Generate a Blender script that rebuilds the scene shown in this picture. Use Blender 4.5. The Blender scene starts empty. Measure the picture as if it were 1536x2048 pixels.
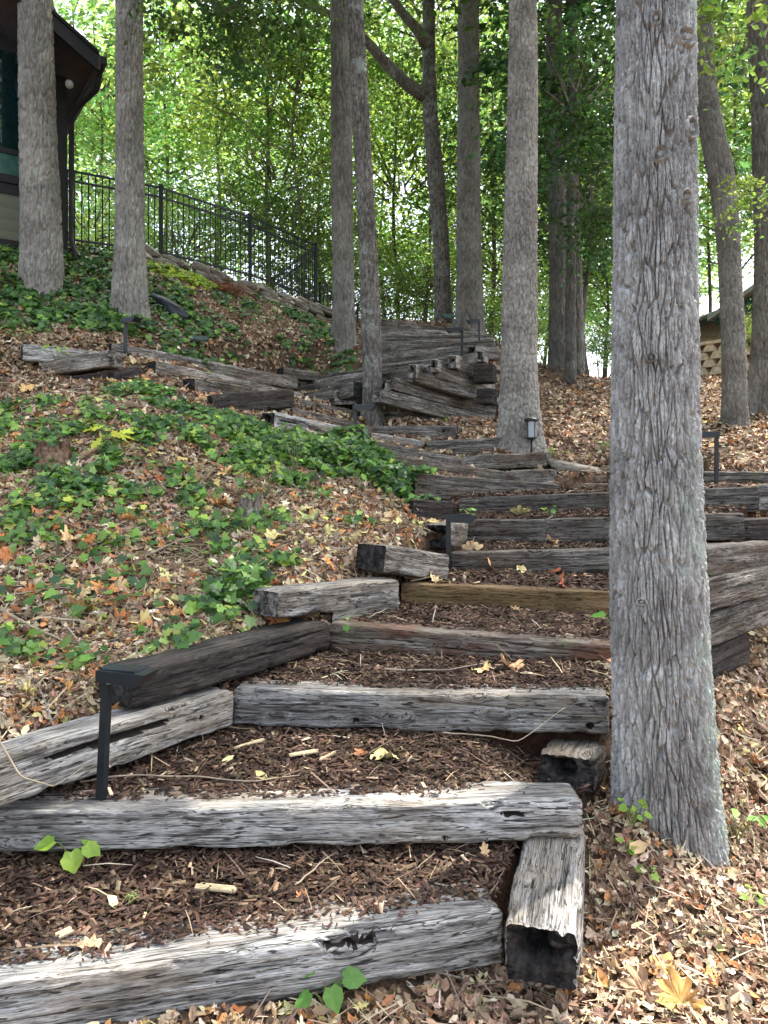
import bpy, math, random
import numpy as np
from mathutils import Vector, Matrix
random.seed(7)
RNG = np.random.default_rng(7)
S = bpy.context.scene
R = math.radians

# ------------------------------------------------------------------ camera, sky, sun, exposure
EYE = 1.65
F = 1536.0      # focal length in photo pixels
HY = 955.0      # row of the horizon
cam = bpy.data.cameras.new('camera'); camo = bpy.data.objects.new('camera', cam)
S.collection.objects.link(camo); S.camera = camo
cam.sensor_fit = 'HORIZONTAL'; cam.sensor_width = 36; cam.lens = 36
cam.shift_y = -(1024 - HY) / 1536
camo.location = (0, 0, EYE); camo.rotation_euler = (R(90), 0, 0)
cam.clip_start = 0.05; cam.clip_end = 1500

SUN_EL, SUN_AZ = 60, 50      # azimuth measured clockwise from the view direction (+Y)
W = bpy.data.worlds.new('World'); S.world = W; W.use_nodes = True
nt = W.node_tree
sky = nt.nodes.new('ShaderNodeTexSky'); sky.sky_type = 'NISHITA'; sky.sun_disc = False
sky.sun_elevation = R(SUN_EL); sky.sun_rotation = R(SUN_AZ); sky.air_density = 1.0; sky.dust_density = 3.0; sky.ozone_density = 1.0
bg = nt.nodes['Background']; bg.inputs[1].default_value = 0.15
hs = nt.nodes.new('ShaderNodeHueSaturation'); hs.inputs['Saturation'].default_value = .55
nt.links.new(sky.outputs[0], hs.inputs['Color']); nt.links.new(hs.outputs[0], bg.inputs[0])
sl = bpy.data.lights.new('sun', 'SUN'); sl.energy = 2.8; sl.angle = R(0.6); sl.color = (1, .96, .88)
so = bpy.data.objects.new('sun', sl); S.collection.objects.link(so)
sd = Vector((math.sin(R(SUN_AZ)) * math.cos(R(SUN_EL)), math.cos(R(SUN_AZ)) * math.cos(R(SUN_EL)), math.sin(R(SUN_EL))))
so.rotation_euler = sd.to_track_quat('Z', 'Y').to_euler(); so.location = (0, 0, 30)
S.view_settings.view_transform = 'Standard'; S.view_settings.look = 'None'
S.view_settings.exposure = 2.1; S.view_settings.gamma = 1
S.cycles.max_bounces = 6; S.cycles.diffuse_bounces = 4; S.cycles.glossy_bounces = 3
S.cycles.transmission_bounces = 4; S.cycles.transparent_max_bounces = 4
S.cycles.use_adaptive_sampling = True; S.cycles.adaptive_threshold = 0.02
S.cycles.caustics_reflective = False; S.cycles.caustics_refractive = False

def P(px, py, d):
    return np.array([(px - 768) / F * d, d, EYE - (py - HY) / F * d])

# ------------------------------------------------------------------ numpy noise
_perm = np.random.default_rng(3).permutation(4096)
_grad = np.random.default_rng(4).normal(size=(4096, 3)); _grad /= np.linalg.norm(_grad, axis=1)[:, None]
def _h(i, j, k):
    return _perm[(_perm[(_perm[i & 4095] + j) & 4095] + k) & 4095]
def noise(x, y, z=0.0):
    x, y, z = np.broadcast_arrays(np.asarray(x, float), np.asarray(y, float), np.asarray(z, float))
    xi = np.floor(x).astype(int); yi = np.floor(y).astype(int); zi = np.floor(z).astype(int)
    xf, yf, zf = x - xi, y - yi, z - zi
    u = xf * xf * xf * (xf * (xf * 6 - 15) + 10); v = yf * yf * yf * (yf * (yf * 6 - 15) + 10); w = zf * zf * zf * (zf * (zf * 6 - 15) + 10)
    out = 0
    for a in (0, 1):
        for b in (0, 1):
            for c in (0, 1):
                g = _grad[_h(xi + a, yi + b, zi + c)]
                wt = (u if a else 1 - u) * (v if b else 1 - v) * (w if c else 1 - w)
                out = out + wt * (g[..., 0] * (xf - a) + g[..., 1] * (yf - b) + g[..., 2] * (zf - c))
    return out * 1.7
def fbm(x, y, z=0.0, o=4):
    s = 0; a = 1.0; t = 0
    for k in range(o):
        s = s + a * noise(x * 2 ** k + 17.3 * k, y * 2 ** k + 5.1 * k, z * 2 ** k + 9.7 * k); t += a; a *= .5
    return s / t * 1.4
def sstep(a, b, x):
    t = np.clip((x - a) / (b - a), 0, 1); return t * t * (3 - 2 * t)
def voro(x, y, per, seed=0):
    """F1, F2 of a jittered cell grid, periodic in x with PER cells"""
    xi = np.floor(x).astype(int); yi = np.floor(y).astype(int)
    f1 = np.full(x.shape, 9.0); f2 = np.full(x.shape, 9.0)
    for a in (-1, 0, 1):
        for b in (-1, 0, 1):
            cx = xi + a; cy = yi + b
            h = _h(np.mod(cx, per) + seed, cy, 7)
            jx = (h % 64) / 64.; jy = ((h // 64) % 64) / 64.
            d = np.hypot(cx + jx - x, cy + jy - y)
            f2 = np.where(d < f1, f1, np.minimum(f2, d)); f1 = np.minimum(f1, d)
    return f1, f2

# ------------------------------------------------------------------ object helpers
def tag(o, label=None, cat=None, group=None, kind=None):
    if label: o['label'] = label
    if cat: o['category'] = cat
    if group: o['group'] = group
    if kind: o['kind'] = kind
    return o
def link(o, parent=None):
    S.collection.objects.link(o)
    if parent is not None: o.parent = parent
    return o
def empty(name, loc, label, cat, group=None, rz=0):
    o = bpy.data.objects.new(name, None); o.empty_display_size = .1
    o.location = tuple(loc); o.rotation_euler = (0, 0, rz); link(o); return tag(o, label, cat, group)
def mk(name, V, Fs, mat, parent=None, smooth=True, col=None, loc=None, mi=None):
    """one mesh object; Fs: list of int arrays (n,3) or (n,4); loc: origin subtracted from V (world) when there is no parent"""
    V = np.asarray(V, float)
    if loc is not None: V = V - np.asarray(loc)
    if not isinstance(Fs, (list, tuple)): Fs = [Fs]
    Fs = [np.asarray(f, np.int32) for f in Fs if len(f)]
    me = bpy.data.meshes.new(name)
    nl = sum(f.size for f in Fs); nf = sum(len(f) for f in Fs)
    me.vertices.add(len(V)); me.vertices.foreach_set('co', V.astype(np.float32).ravel())
    me.loops.add(nl); me.loops.foreach_set('vertex_index', np.concatenate([f.ravel() for f in Fs]))
    me.polygons.add(nf)
    tot = np.concatenate([np.full(len(f), f.shape[1], np.int32) for f in Fs])
    me.polygons.foreach_set('loop_start', np.concatenate([[0], np.cumsum(tot)[:-1]]).astype(np.int32))
    if mi is not None: me.polygons.foreach_set('material_index', np.asarray(mi, np.int32))
    me.polygons.foreach_set('use_smooth', np.full(nf, bool(smooth)))
    me.update(calc_edges=True); me.validate()
    if col is not None:
        ca = me.color_attributes.new('tint', 'FLOAT_COLOR', 'POINT')
        c4 = np.ones((len(V), 4), np.float32); c4[:, :3] = col; ca.data.foreach_set('color', c4.ravel())
    for m in (mat if isinstance(mat, (list, tuple)) else [mat]): me.materials.append(m)
    o = bpy.data.objects.new(name, me)
    if loc is not None: o.location = tuple(loc)
    return link(o, parent)
class MB:
    """collects boxes and tubes into one mesh"""
    def __init__(s): s.V = []; s.Q = []; s.T = []; s.n = 0
    def add(s, V, Q=(), T=()):
        V = np.asarray(V, float)
        if len(Q): s.Q.append(np.asarray(Q) + s.n)
        if len(T): s.T.append(np.asarray(T) + s.n)
        s.V.append(V); s.n += len(V)
    def box(s, c, size, M=None, bev=0):
        x, y, z = [k / 2 for k in size]
        V = np.array([[-x, -y, -z], [x, -y, -z], [x, y, -z], [-x, y, -z], [-x, -y, z], [x, -y, z], [x, y, z], [-x, y, z]])
        if M is not None: V = V @ np.array(M).T
        s.add(V + np.array(c), [[0, 3, 2, 1], [4, 5, 6, 7], [0, 1, 5, 4], [1, 2, 6, 5], [2, 3, 7, 6], [3, 0, 4, 7]])
    def bar(s, a, b, w, h):
        a = np.array(a, float); b = np.array(b, float); e = b - a; L = np.linalg.norm(e); e /= L
        up = np.array([0, 0, 1.]) if abs(e[2]) < .95 else np.array([0, 1., 0])
        q = np.cross(up, e); q /= np.linalg.norm(q); n = np.cross(e, q)
        s.box((a + b) / 2, (L, w, h), np.stack([e, q, n], 1))
    def tube(s, pts, rad, k=8, cap=True):
        pts = np.array(pts, float); n = len(pts); rad = np.broadcast_to(rad, (n,))
        t = np.gradient(pts, axis=0); t /= np.linalg.norm(t, axis=1)[:, None] + 1e-9
        ref = np.array([1., 0, 0]) if abs(t[0][0]) < .8 else np.array([0, 1., 0])
        a = np.cross(t, ref); a /= np.linalg.norm(a, axis=1)[:, None] + 1e-9; b = np.cross(t, a)
        th = np.arange(k) / k * 2 * math.pi
        V = (pts[:, None] + rad[:, None, None] * (a[:, None] * np.cos(th)[None, :, None] + b[:, None] * np.sin(th)[None, :, None])).reshape(-1, 3)
        i = np.arange(n - 1)[:, None] * k; j = np.arange(k)[None]
        Q = np.stack([i + j, i + (j + 1) % k, i + k + (j + 1) % k, i + k + j], -1).reshape(-1, 4)
        T = []
        if cap:
            V = np.vstack([V, pts[0], pts[-1]]); m = n * k
            T = [[m, (q + 1) % k, q] for q in range(k)] + [[m + 1, m - k + q, m - k + (q + 1) % k] for q in range(k)]
        s.add(V, Q, T)
    def poly(s, pts, n, th):
        """flat convex-ish polygon extruded by TH along N"""
        pts = np.array(pts, float); n = np.array(n, float) * th; k = len(pts)
        c = pts.mean(0)
        V = np.vstack([pts, pts + n, c, c + n])
        T = [[2 * k, (i + 1) % k, i] for i in range(k)] + [[2 * k + 1, k + i, k + (i + 1) % k] for i in range(k)]
        s.add(V, [[i, (i + 1) % k, k + (i + 1) % k, k + i] for i in range(k)], T)
    def build(s, name, mat, parent=None, loc=None, smooth=False, col=None):
        Fs = []
        if s.Q: Fs.append(np.vstack(s.Q))
        if s.T: Fs.append(np.vstack(s.T))
        return mk(name, np.vstack(s.V), Fs, mat, parent, smooth, col, loc)

# ------------------------------------------------------------------ materials
def nodes(name):
    m = bpy.data.materials.new(name); m.use_nodes = True
    n = m.node_tree; b = n.nodes['Principled BSDF']; b.inputs['Roughness'].default_value = .85
    b.inputs['Specular IOR Level'].default_value = .25
    return m, n, b
def N(n, t, **k):
    x = n.nodes.new(t)
    for a, v in k.items():
        if a.startswith('i_'): x.inputs[a[2:].replace('_', ' ')].default_value = v
        else: setattr(x, a, v)
    return x
def L(n, a, b): n.links.new(a, b)
def ramp(n, src, stops):
    r = n.nodes.new('ShaderNodeValToRGB'); e = r.color_ramp.elements
    e[0].position = stops[0][0]; e[0].color = (*stops[0][1], 1)
    e[1].position = stops[-1][0]; e[1].color = (*stops[-1][1], 1)
    for p, c in stops[1:-1]:
        q = e.new(p); q.color = (*c, 1)
    L(n, src, r.inputs[0]); return r
def mixc(n, f, a, b, mode='MIX'):
    m = n.nodes.new('ShaderNodeMix'); m.data_type = 'RGBA'; m.blend_type = mode
    if isinstance(f, float): m.inputs[0].default_value = f
    else: L(n, f, m.inputs[0])
    for s, v in ((6, a), (7, b)):
        if isinstance(v, tuple): m.inputs[s].default_value = (*v, 1)
        else: L(n, v, m.inputs[s])
    return m.outputs[2]
def texco(n, scale, offset_rand=True):
    tc = n.nodes.new('ShaderNodeTexCoord'); mp = n.nodes.new('ShaderNodeMapping')
    mp.inputs['Scale'].default_value = scale
    L(n, tc.outputs['Object'], mp.inputs[0])
    if offset_rand:
        oi = n.nodes.new('ShaderNodeObjectInfo'); c = n.nodes.new('ShaderNodeMath'); c.operation = 'MULTIPLY'
        c.inputs[1].default_value = 37; L(n, oi.outputs['Random'], c.inputs[0])
        cb = n.nodes.new('ShaderNodeCombineXYZ'); L(n, c.outputs[0], cb.inputs[0]); L(n, c.outputs[0], cb.inputs[1])
        L(n, cb.outputs[0], mp.inputs['Location'])
    return mp.outputs[0]
def plain(name, col, rough=.6, metal=0, spec=.4, bump=0, bscale=60):
    m, n, b = nodes(name)
    b.inputs['Roughness'].default_value = rough; b.inputs['Metallic'].default_value = metal; b.inputs['Specular IOR Level'].default_value = spec
    no = N(n, 'ShaderNodeTexNoise', i_Scale=9.0, i_Detail=5.0); L(n, texco(n, (1, 1, 1)), no.inputs[0])
    r = ramp(n, no.outputs[0], [(.3, tuple(c * .7 for c in col)), (.7, tuple(min(1, c * 1.25) for c in col))])
    L(n, r.outputs[0], b.inputs['Base Color'])
    if bump:
        n2 = N(n, 'ShaderNodeTexNoise', i_Scale=float(bscale), i_Detail=4.0); L(n, texco(n, (1, 1, 1)), n2.inputs[0])
        bp = N(n, 'ShaderNodeBump', i_Strength=bump, i_Distance=.01); L(n, n2.outputs[0], bp.inputs['Height']); L(n, bp.outputs[0], b.inputs['Normal'])
    return m

def wood(name, dark, mid, pale, stain=None, stain_amt=.5, moss=0.0, contrast=1.0):
    m, n, b = nodes(name)
    co = texco(n, (1, 1, 1))
    # warp the grain around knots
    wn = N(n, 'ShaderNodeTexNoise', i_Scale=3.2, i_Detail=2.0); L(n, co, wn.inputs[0])
    wv = N(n, 'ShaderNodeVectorMath', operation='SCALE'); L(n, wn.outputs['Color'], wv.inputs[0]); wv.inputs['Scale'].default_value = .014
    ad = N(n, 'ShaderNodeVectorMath', operation='ADD'); L(n, co, ad.inputs[0]); L(n, wv.outputs[0], ad.inputs[1])
    kn = N(n, 'ShaderNodeTexVoronoi', i_Scale=1.0); kn.feature = 'F1'
    km = N(n, 'ShaderNodeMapping'); km.inputs['Scale'].default_value = (2.2, 6, 6); L(n, co, km.inputs[0]); L(n, km.outputs[0], kn.inputs[0])
    kr = N(n, 'ShaderNodeMapRange'); kr.inputs['From Min'].default_value = .28; kr.inputs['From Max'].default_value = 0; kr.inputs['To Max'].default_value = .05; L(n, kn.outputs['Distance'], kr.inputs[0])
    kv = N(n, 'ShaderNodeCombineXYZ'); L(n, kr.outputs[0], kv.inputs[1]); L(n, kr.outputs[0], kv.inputs[2])
    ad2 = N(n, 'ShaderNodeVectorMath', operation='ADD'); L(n, ad.outputs[0], ad2.inputs[0]); L(n, kv.outputs[0], ad2.inputs[1])
    def g(sc, det, rough=.6):
        mp = N(n, 'ShaderNodeMapping'); mp.inputs['Scale'].default_value = sc; L(n, ad2.outputs[0], mp.inputs[0])
        t = N(n, 'ShaderNodeTexNoise', i_Scale=1.0, i_Detail=det, i_Roughness=rough); L(n, mp.outputs[0], t.inputs[0]); return t.outputs[0]
    g1 = g((5, 85, 85), 6.0, .7); g2 = g((1.6, 26, 26), 3.0); blot = g((2.0, 5, 5), 4.0, .6)
    fib = g((22, 230, 230), 2.0)
    mx = N(n, 'ShaderNodeMath', operation='ADD'); 
    s1 = N(n, 'ShaderNodeMath', operation='MULTIPLY'); s1.inputs[1].default_value = .55; L(n, g1, s1.inputs[0])
    s2 = N(n, 'ShaderNodeMath', operation='MULTIPLY'); s2.inputs[1].default_value = .45; L(n, g2, s2.inputs[0])
    L(n, s1.outputs[0], mx.inputs[0]); L(n, s2.outputs[0], mx.inputs[1])
    w = .105 / contrast
    r = ramp(n, mx.outputs[0], [(.5 - w, dark), (.5 - w * .2, mid), (.5 + w * .9, pale)])
    c = r.outputs[0]
    br = ramp(n, blot, [(.36, (0, 0, 0)), (.6, (1, 1, 1))])
    dk = mixc(n, .55, c, dark)
    c = mixc(n, br.outputs[0], dk, c)
    if stain:
        sn = g((1.1, 4, 4), 3.0); sr = ramp(n, sn, [(.50, (0, 0, 0)), (.62, (stain_amt,) * 3)])
        c = mixc(n, sr.outputs[0], c, stain)
    fr_ = ramp(n, fib, [(.34, (.45, .44, .43)), (.56, (1.12, 1.12, 1.12))]); c = mixc(n, .85, c, fr_.outputs[0], 'MULTIPLY')
    ds = g((13, 95, 95), 2.0, .5); dr = ramp(n, ds, [(.60, (0, 0, 0)), (.645, (.9, .9, .9))]); c = mixc(n, dr.outputs[0], c, tuple(k * .35 for k in dark))
    # long thin drying cracks
    cr = g((.45, 42, 42), 1.0)
    a1 = N(n, 'ShaderNodeMath', operation='SUBTRACT'); a1.inputs[1].default_value = .5; L(n, cr, a1.inputs[0])
    a2 = N(n, 'ShaderNodeMath', operation='ABSOLUTE'); L(n, a1.outputs[0], a2.inputs[0])
    cm = ramp(n, a2.outputs[0], [(.0, (0, 0, 0)), (.013, (1, 1, 1))])
    if moss:
        mn = N(n, 'ShaderNodeTexNoise', i_Scale=5.0, i_Detail=6.0, i_Roughness=.7); L(n, co, mn.inputs[0])
        mr = ramp(n, mn.outputs[0], [(.55, (0, 0, 0)), (.68, (moss,) * 3)]); c = mixc(n, mr.outputs[0], c, (.13, .16, .06))
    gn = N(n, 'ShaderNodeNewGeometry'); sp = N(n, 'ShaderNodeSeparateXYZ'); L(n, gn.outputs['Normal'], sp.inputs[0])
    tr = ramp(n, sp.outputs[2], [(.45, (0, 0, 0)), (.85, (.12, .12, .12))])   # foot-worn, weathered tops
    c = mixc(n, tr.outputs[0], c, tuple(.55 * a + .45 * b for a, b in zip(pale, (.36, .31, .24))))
    c = mixc(n, cm.outputs[0], tuple(k * .4 for k in dark), c)
    oi = N(n, 'ShaderNodeObjectInfo'); c = mixc(n, 1.0, c, oi.outputs['Color'], 'MULTIPLY')
    L(n, c, b.inputs['Base Color']); b.inputs['Roughness'].default_value = .9
    hb = N(n, 'ShaderNodeMath', operation='ADD'); L(n, mx.outputs[0], hb.inputs[0])
    f2 = N(n, 'ShaderNodeMath', operation='MULTIPLY'); f2.inputs[1].default_value = .3; L(n, fib, f2.inputs[0]); L(n, f2.outputs[0], hb.inputs[1])
    h2 = N(n, 'ShaderNodeMath', operation='MULTIPLY'); L(n, hb.outputs[0], h2.inputs[0]); L(n, cm.outputs[0], h2.inputs[1])
    bp = N(n, 'ShaderNodeBump', i_Strength=.9, i_Distance=.012); L(n, h2.outputs[0], bp.inputs['Height']); L(n, bp.outputs[0], b.inputs['Normal'])
    return m
def endgrain(name, dark, pale):
    m, n, b = nodes(name)
    co = texco(n, (1, 1, 1))
    mp = N(n, 'ShaderNodeMapping'); mp.inputs['Scale'].default_value = (1, 1, 1); L(n, co, mp.inputs[0])
    wv = N(n, 'ShaderNodeTexWave', i_Scale=14.0, i_Distortion=7.0, i_Detail=3.0); wv.wave_type = 'RINGS'; wv.rings_direction = 'X'; L(n, mp.outputs[0], wv.inputs[0])
    no = N(n, 'ShaderNodeTexNoise', i_Scale=16.0, i_Detail=6.0, i_Roughness=.7); L(n, co, no.inputs[0])
    r = ramp(n, no.outputs[0], [(.42, dark), (.66, pale)])
    c = mixc(n, .25, r.outputs[0], wv.outputs['Color'], 'MULTIPLY')
    m3 = N(n, 'ShaderNodeMapping'); m3.inputs['Scale'].default_value = (3, 14, 30); L(n, co, m3.inputs[0])
    vo = N(n, 'ShaderNodeTexNoise', i_Scale=1.0, i_Detail=3.0); L(n, m3.outputs[0], vo.inputs[0])
    cr = ramp(n, vo.outputs[0], [(.36, (0, 0, 0)), (.42, (1, 1, 1))])
    c = mixc(n, cr.outputs[0], tuple(k * .4 for k in dark), c)
    L(n, c, b.inputs['Base Color']); b.inputs['Roughness'].default_value = .95
    h = mixc(n, .5, no.outputs['Color'], cr.outputs[0], 'MULTIPLY')
    bp = N(n, 'ShaderNodeBump', i_Strength=1.0, i_Distance=.015); L(n, h, bp.inputs['Height']); L(n, bp.outputs[0], b.inputs['Normal'])
    return m
M_GREY = wood('weathered_grey_wood', (.07, .063, .057), (.29, .275, .255), (.53, .51, .475), (.30, .235, .16), .45, contrast=1.15)
M_MID = wood('grey_brown_wood', (.042, .036, .031), (.165, .14, .118), (.40, .37, .325), (.12, .075, .045), .5, .35)
M_DARK = wood('creosoted_wood', (.018, .015, .014), (.05, .041, .036), (.115, .098, .085), (.06, .04, .028), .5)
M_RUST = wood('russet_stained_wood', (.05, .038, .03), (.17, .125, .095), (.36, .32, .27), (.15, .058, .028), .9, .5)
M_OLIVE = wood('tan_olive_wood', (.09, .055, .025), (.23, .14, .06), (.32, .22, .12), (.07, .055, .035), .6, .35, contrast=.6)
M_ENDD = endgrain('charred_end_grain', (.012, .011, .011), (.07, .062, .055))
M_ENDG = endgrain('grey_end_grain', (.04, .034, .03), (.30, .27, .235))
M_ROT_SHADE = plain('shaded_rotten_wood', (.02, .014, .01), .95)  # rot brown, taken near black to stand in for shade inside the holes
M_ENDP = endgrain('pale_end_grain', (.07, .06, .05), (.42, .38, .33))
M_ENDY = endgrain('yellowed_end_grain', (.07, .045, .02), (.45, .33, .17))

def bark(name, c1, c2, c3, lichen=0.0, lcol=(.42, .50, .42), sc=1.0, bump=.5, side=True):
    m, n, b = nodes(name)
    co = texco(n, (1, 1, 1), False)
    oi = N(n, 'ShaderNodeObjectInfo')
    mp = N(n, 'ShaderNodeMapping'); mp.inputs['Scale'].default_value = (32 * sc, 32 * sc, 9 * sc); L(n, co, mp.inputs[0])
    a = N(n, 'ShaderNodeTexNoise', i_Scale=1.0, i_Detail=6.0, i_Roughness=.7); L(n, mp.outputs[0], a.inputs[0])
    r = ramp(n, a.outputs[0], [(.35, c1), (.5, c2), (.66, c3)])
    bl = N(n, 'ShaderNodeTexNoise', i_Scale=2.2, i_Detail=4.0); L(n, co, bl.inputs[0])
    br = ramp(n, bl.outputs[0], [(.4, (.75, .72, .7)), (.62, (1.15, 1.13, 1.1))])
    c = mixc(n, 1.0, r.outputs[0], br.outputs[0], 'MULTIPLY')
    if lichen:
        ln = N(n, 'ShaderNodeTexNoise', i_Scale=3.0, i_Detail=8.0, i_Roughness=.75); L(n, co, ln.inputs[0])
        src = ln.outputs[0]
        if side:   # lichen settles on the flank turned to the open light
            sp = N(n, 'ShaderNodeSeparateXYZ'); L(n, co, sp.inputs[0])
            mu = N(n, 'ShaderNodeMath', operation='MULTIPLY'); mu.inputs[1].default_value = .7; L(n, sp.outputs[0], mu.inputs[0])
            sm = N(n, 'ShaderNodeMath', operation='ADD'); L(n, src, sm.inputs[0]); L(n, mu.outputs[0], sm.inputs[1]); src = sm.outputs[0]
        lr = ramp(n, src, [(.54, (0, 0, 0)), (.64, (lichen,) * 3)]); c = mixc(n, lr.outputs[0], c, lcol)
    c = mixc(n, 1.0, c, oi.outputs['Color'], 'MULTIPLY')
    L(n, c, b.inputs['Base Color']); b.inputs['Roughness'].default_value = .92
    m2 = N(n, 'ShaderNodeMapping'); m2.inputs['Scale'].default_value = (70 * sc, 70 * sc, 22 * sc); L(n, co, m2.inputs[0])
    f = N(n, 'ShaderNodeTexNoise', i_Scale=1.0, i_Detail=4.0, i_Roughness=.7); L(n, m2.outputs[0], f.inputs[0])
    bp = N(n, 'ShaderNodeBump', i_Strength=bump, i_Distance=.012); L(n, f.outputs[0], bp.inputs['Height']); L(n, bp.outputs[0], b.inputs['Normal'])
    return m
M_BARKH = bark('grey_furrowed_bark', (.20, .20, .193), (.315, .315, .305), (.46, .462, .455), .55)
M_BARKG = bark('plated_grey_bark', (.17, .155, .135), (.32, .30, .265), (.46, .43, .39), .0)
M_BARKB = bark('brown_grey_bark', (.15, .138, .12), (.25, .235, .205), (.37, .35, .31), .45, side=False, lcol=(.22, .27, .22))
M_BARKD = bark('mottled_dark_bark', (.06, .055, .048), (.17, .155, .135), (.34, .32, .29), .8, side=False, lcol=(.36, .40, .36))
M_BARKF = bark('far_bark', (.09, .08, .065), (.17, .15, .12), (.27, .24, .2), .0, bump=.2)

def leafmat(name, transl=.5, gloss=.35, rough=.45):
    m, n, b = nodes(name)
    at = N(n, 'ShaderNodeVertexColor'); at.layer_name = 'tint'
    oi = N(n, 'ShaderNodeObjectInfo')
    c = mixc(n, 1.0, at.outputs[0], oi.outputs['Color'], 'MULTIPLY')
    L(n, c, b.inputs['Base Color']); b.inputs['Roughness'].default_value = rough; b.inputs['Specular IOR Level'].default_value = gloss
    if transl:
        t = N(n, 'ShaderNodeBsdfTranslucent')
        tc = mixc(n, 1.0, c, (1.65, 1.55, 1.0), 'MULTIPLY'); L(n, tc, t.inputs[0])
        mx = N(n, 'ShaderNodeMixShader'); mx.inputs[0].default_value = transl
        L(n, b.outputs[0], mx.inputs[1]); L(n, t.outputs[0], mx.inputs[2]); L(n, mx.outputs[0], n.nodes['Material Output'].inputs[0])
    return m
M_LEAF = leafmat('tree_leaf', .6)
M_IVY = leafmat('ivy_leaf', .25, .5, .4)
M_LITTER = leafmat('dry_leaf', 0, .15, .8)
M_SEED = leafmat('seedling_leaf', .35, .4, .5)
M_STEM = plain('green_stem', (.16, .2, .07))
M_TWIG = plain('dry_twig', (.34, .27, .19), .85)
M_BLACK = plain('black_metal', (.005, .006, .007), .45, 0, .4)
M_SLATE = plain('dark_slate_plastic', (.009, .013, .016), .4, 0, .5)
M_PANEL = plain('solar_cell', (.012, .017, .03), .18, 0, .7)
M_STONE = plain('fieldstone', (.24, .21, .165), .9, 0, .2, .8, 18)
M_STONEB = plain('brown_slab_stone', (.15, .11, .08), .9, 0, .2, .8, 22)

def groundmat():
    m, n, b = nodes('leafy_soil')
    co = N(n, 'ShaderNodeTexCoord').outputs['Object']
    a = N(n, 'ShaderNodeTexNoise', i_Scale=30.0, i_Detail=7.0, i_Roughness=.75); L(n, co, a.inputs[0])
    v = N(n, 'ShaderNodeTexVoronoi', i_Scale=26.0); L(n, co, v.inputs[0])
    r = ramp(n, a.outputs[0], [(.3, (.045, .028, .018)), (.5, (.12, .078, .05)), (.7, (.24, .17, .115))])
    vr = ramp(n, v.outputs['Color'], [(.1, (.5, .45, .4)), (.9, (1.3, 1.2, 1.1))])
    c = mixc(n, .8, r.outputs[0], vr.outputs[0], 'MULTIPLY')
    at = N(n, 'ShaderNodeVertexColor'); at.layer_name = 'tint'
    c = mixc(n, 1.0, c, at.outputs[0], 'MULTIPLY')
    L(n, c, b.inputs['Base Color']); b.inputs['Roughness'].default_value = .95
    bp = N(n, 'ShaderNodeBump', i_Strength=.8, i_Distance=.02); L(n, a.outputs[0], bp.inputs['Height']); L(n, bp.outputs[0], b.inputs['Normal'])
    return m
M_GROUND = groundmat()

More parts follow.
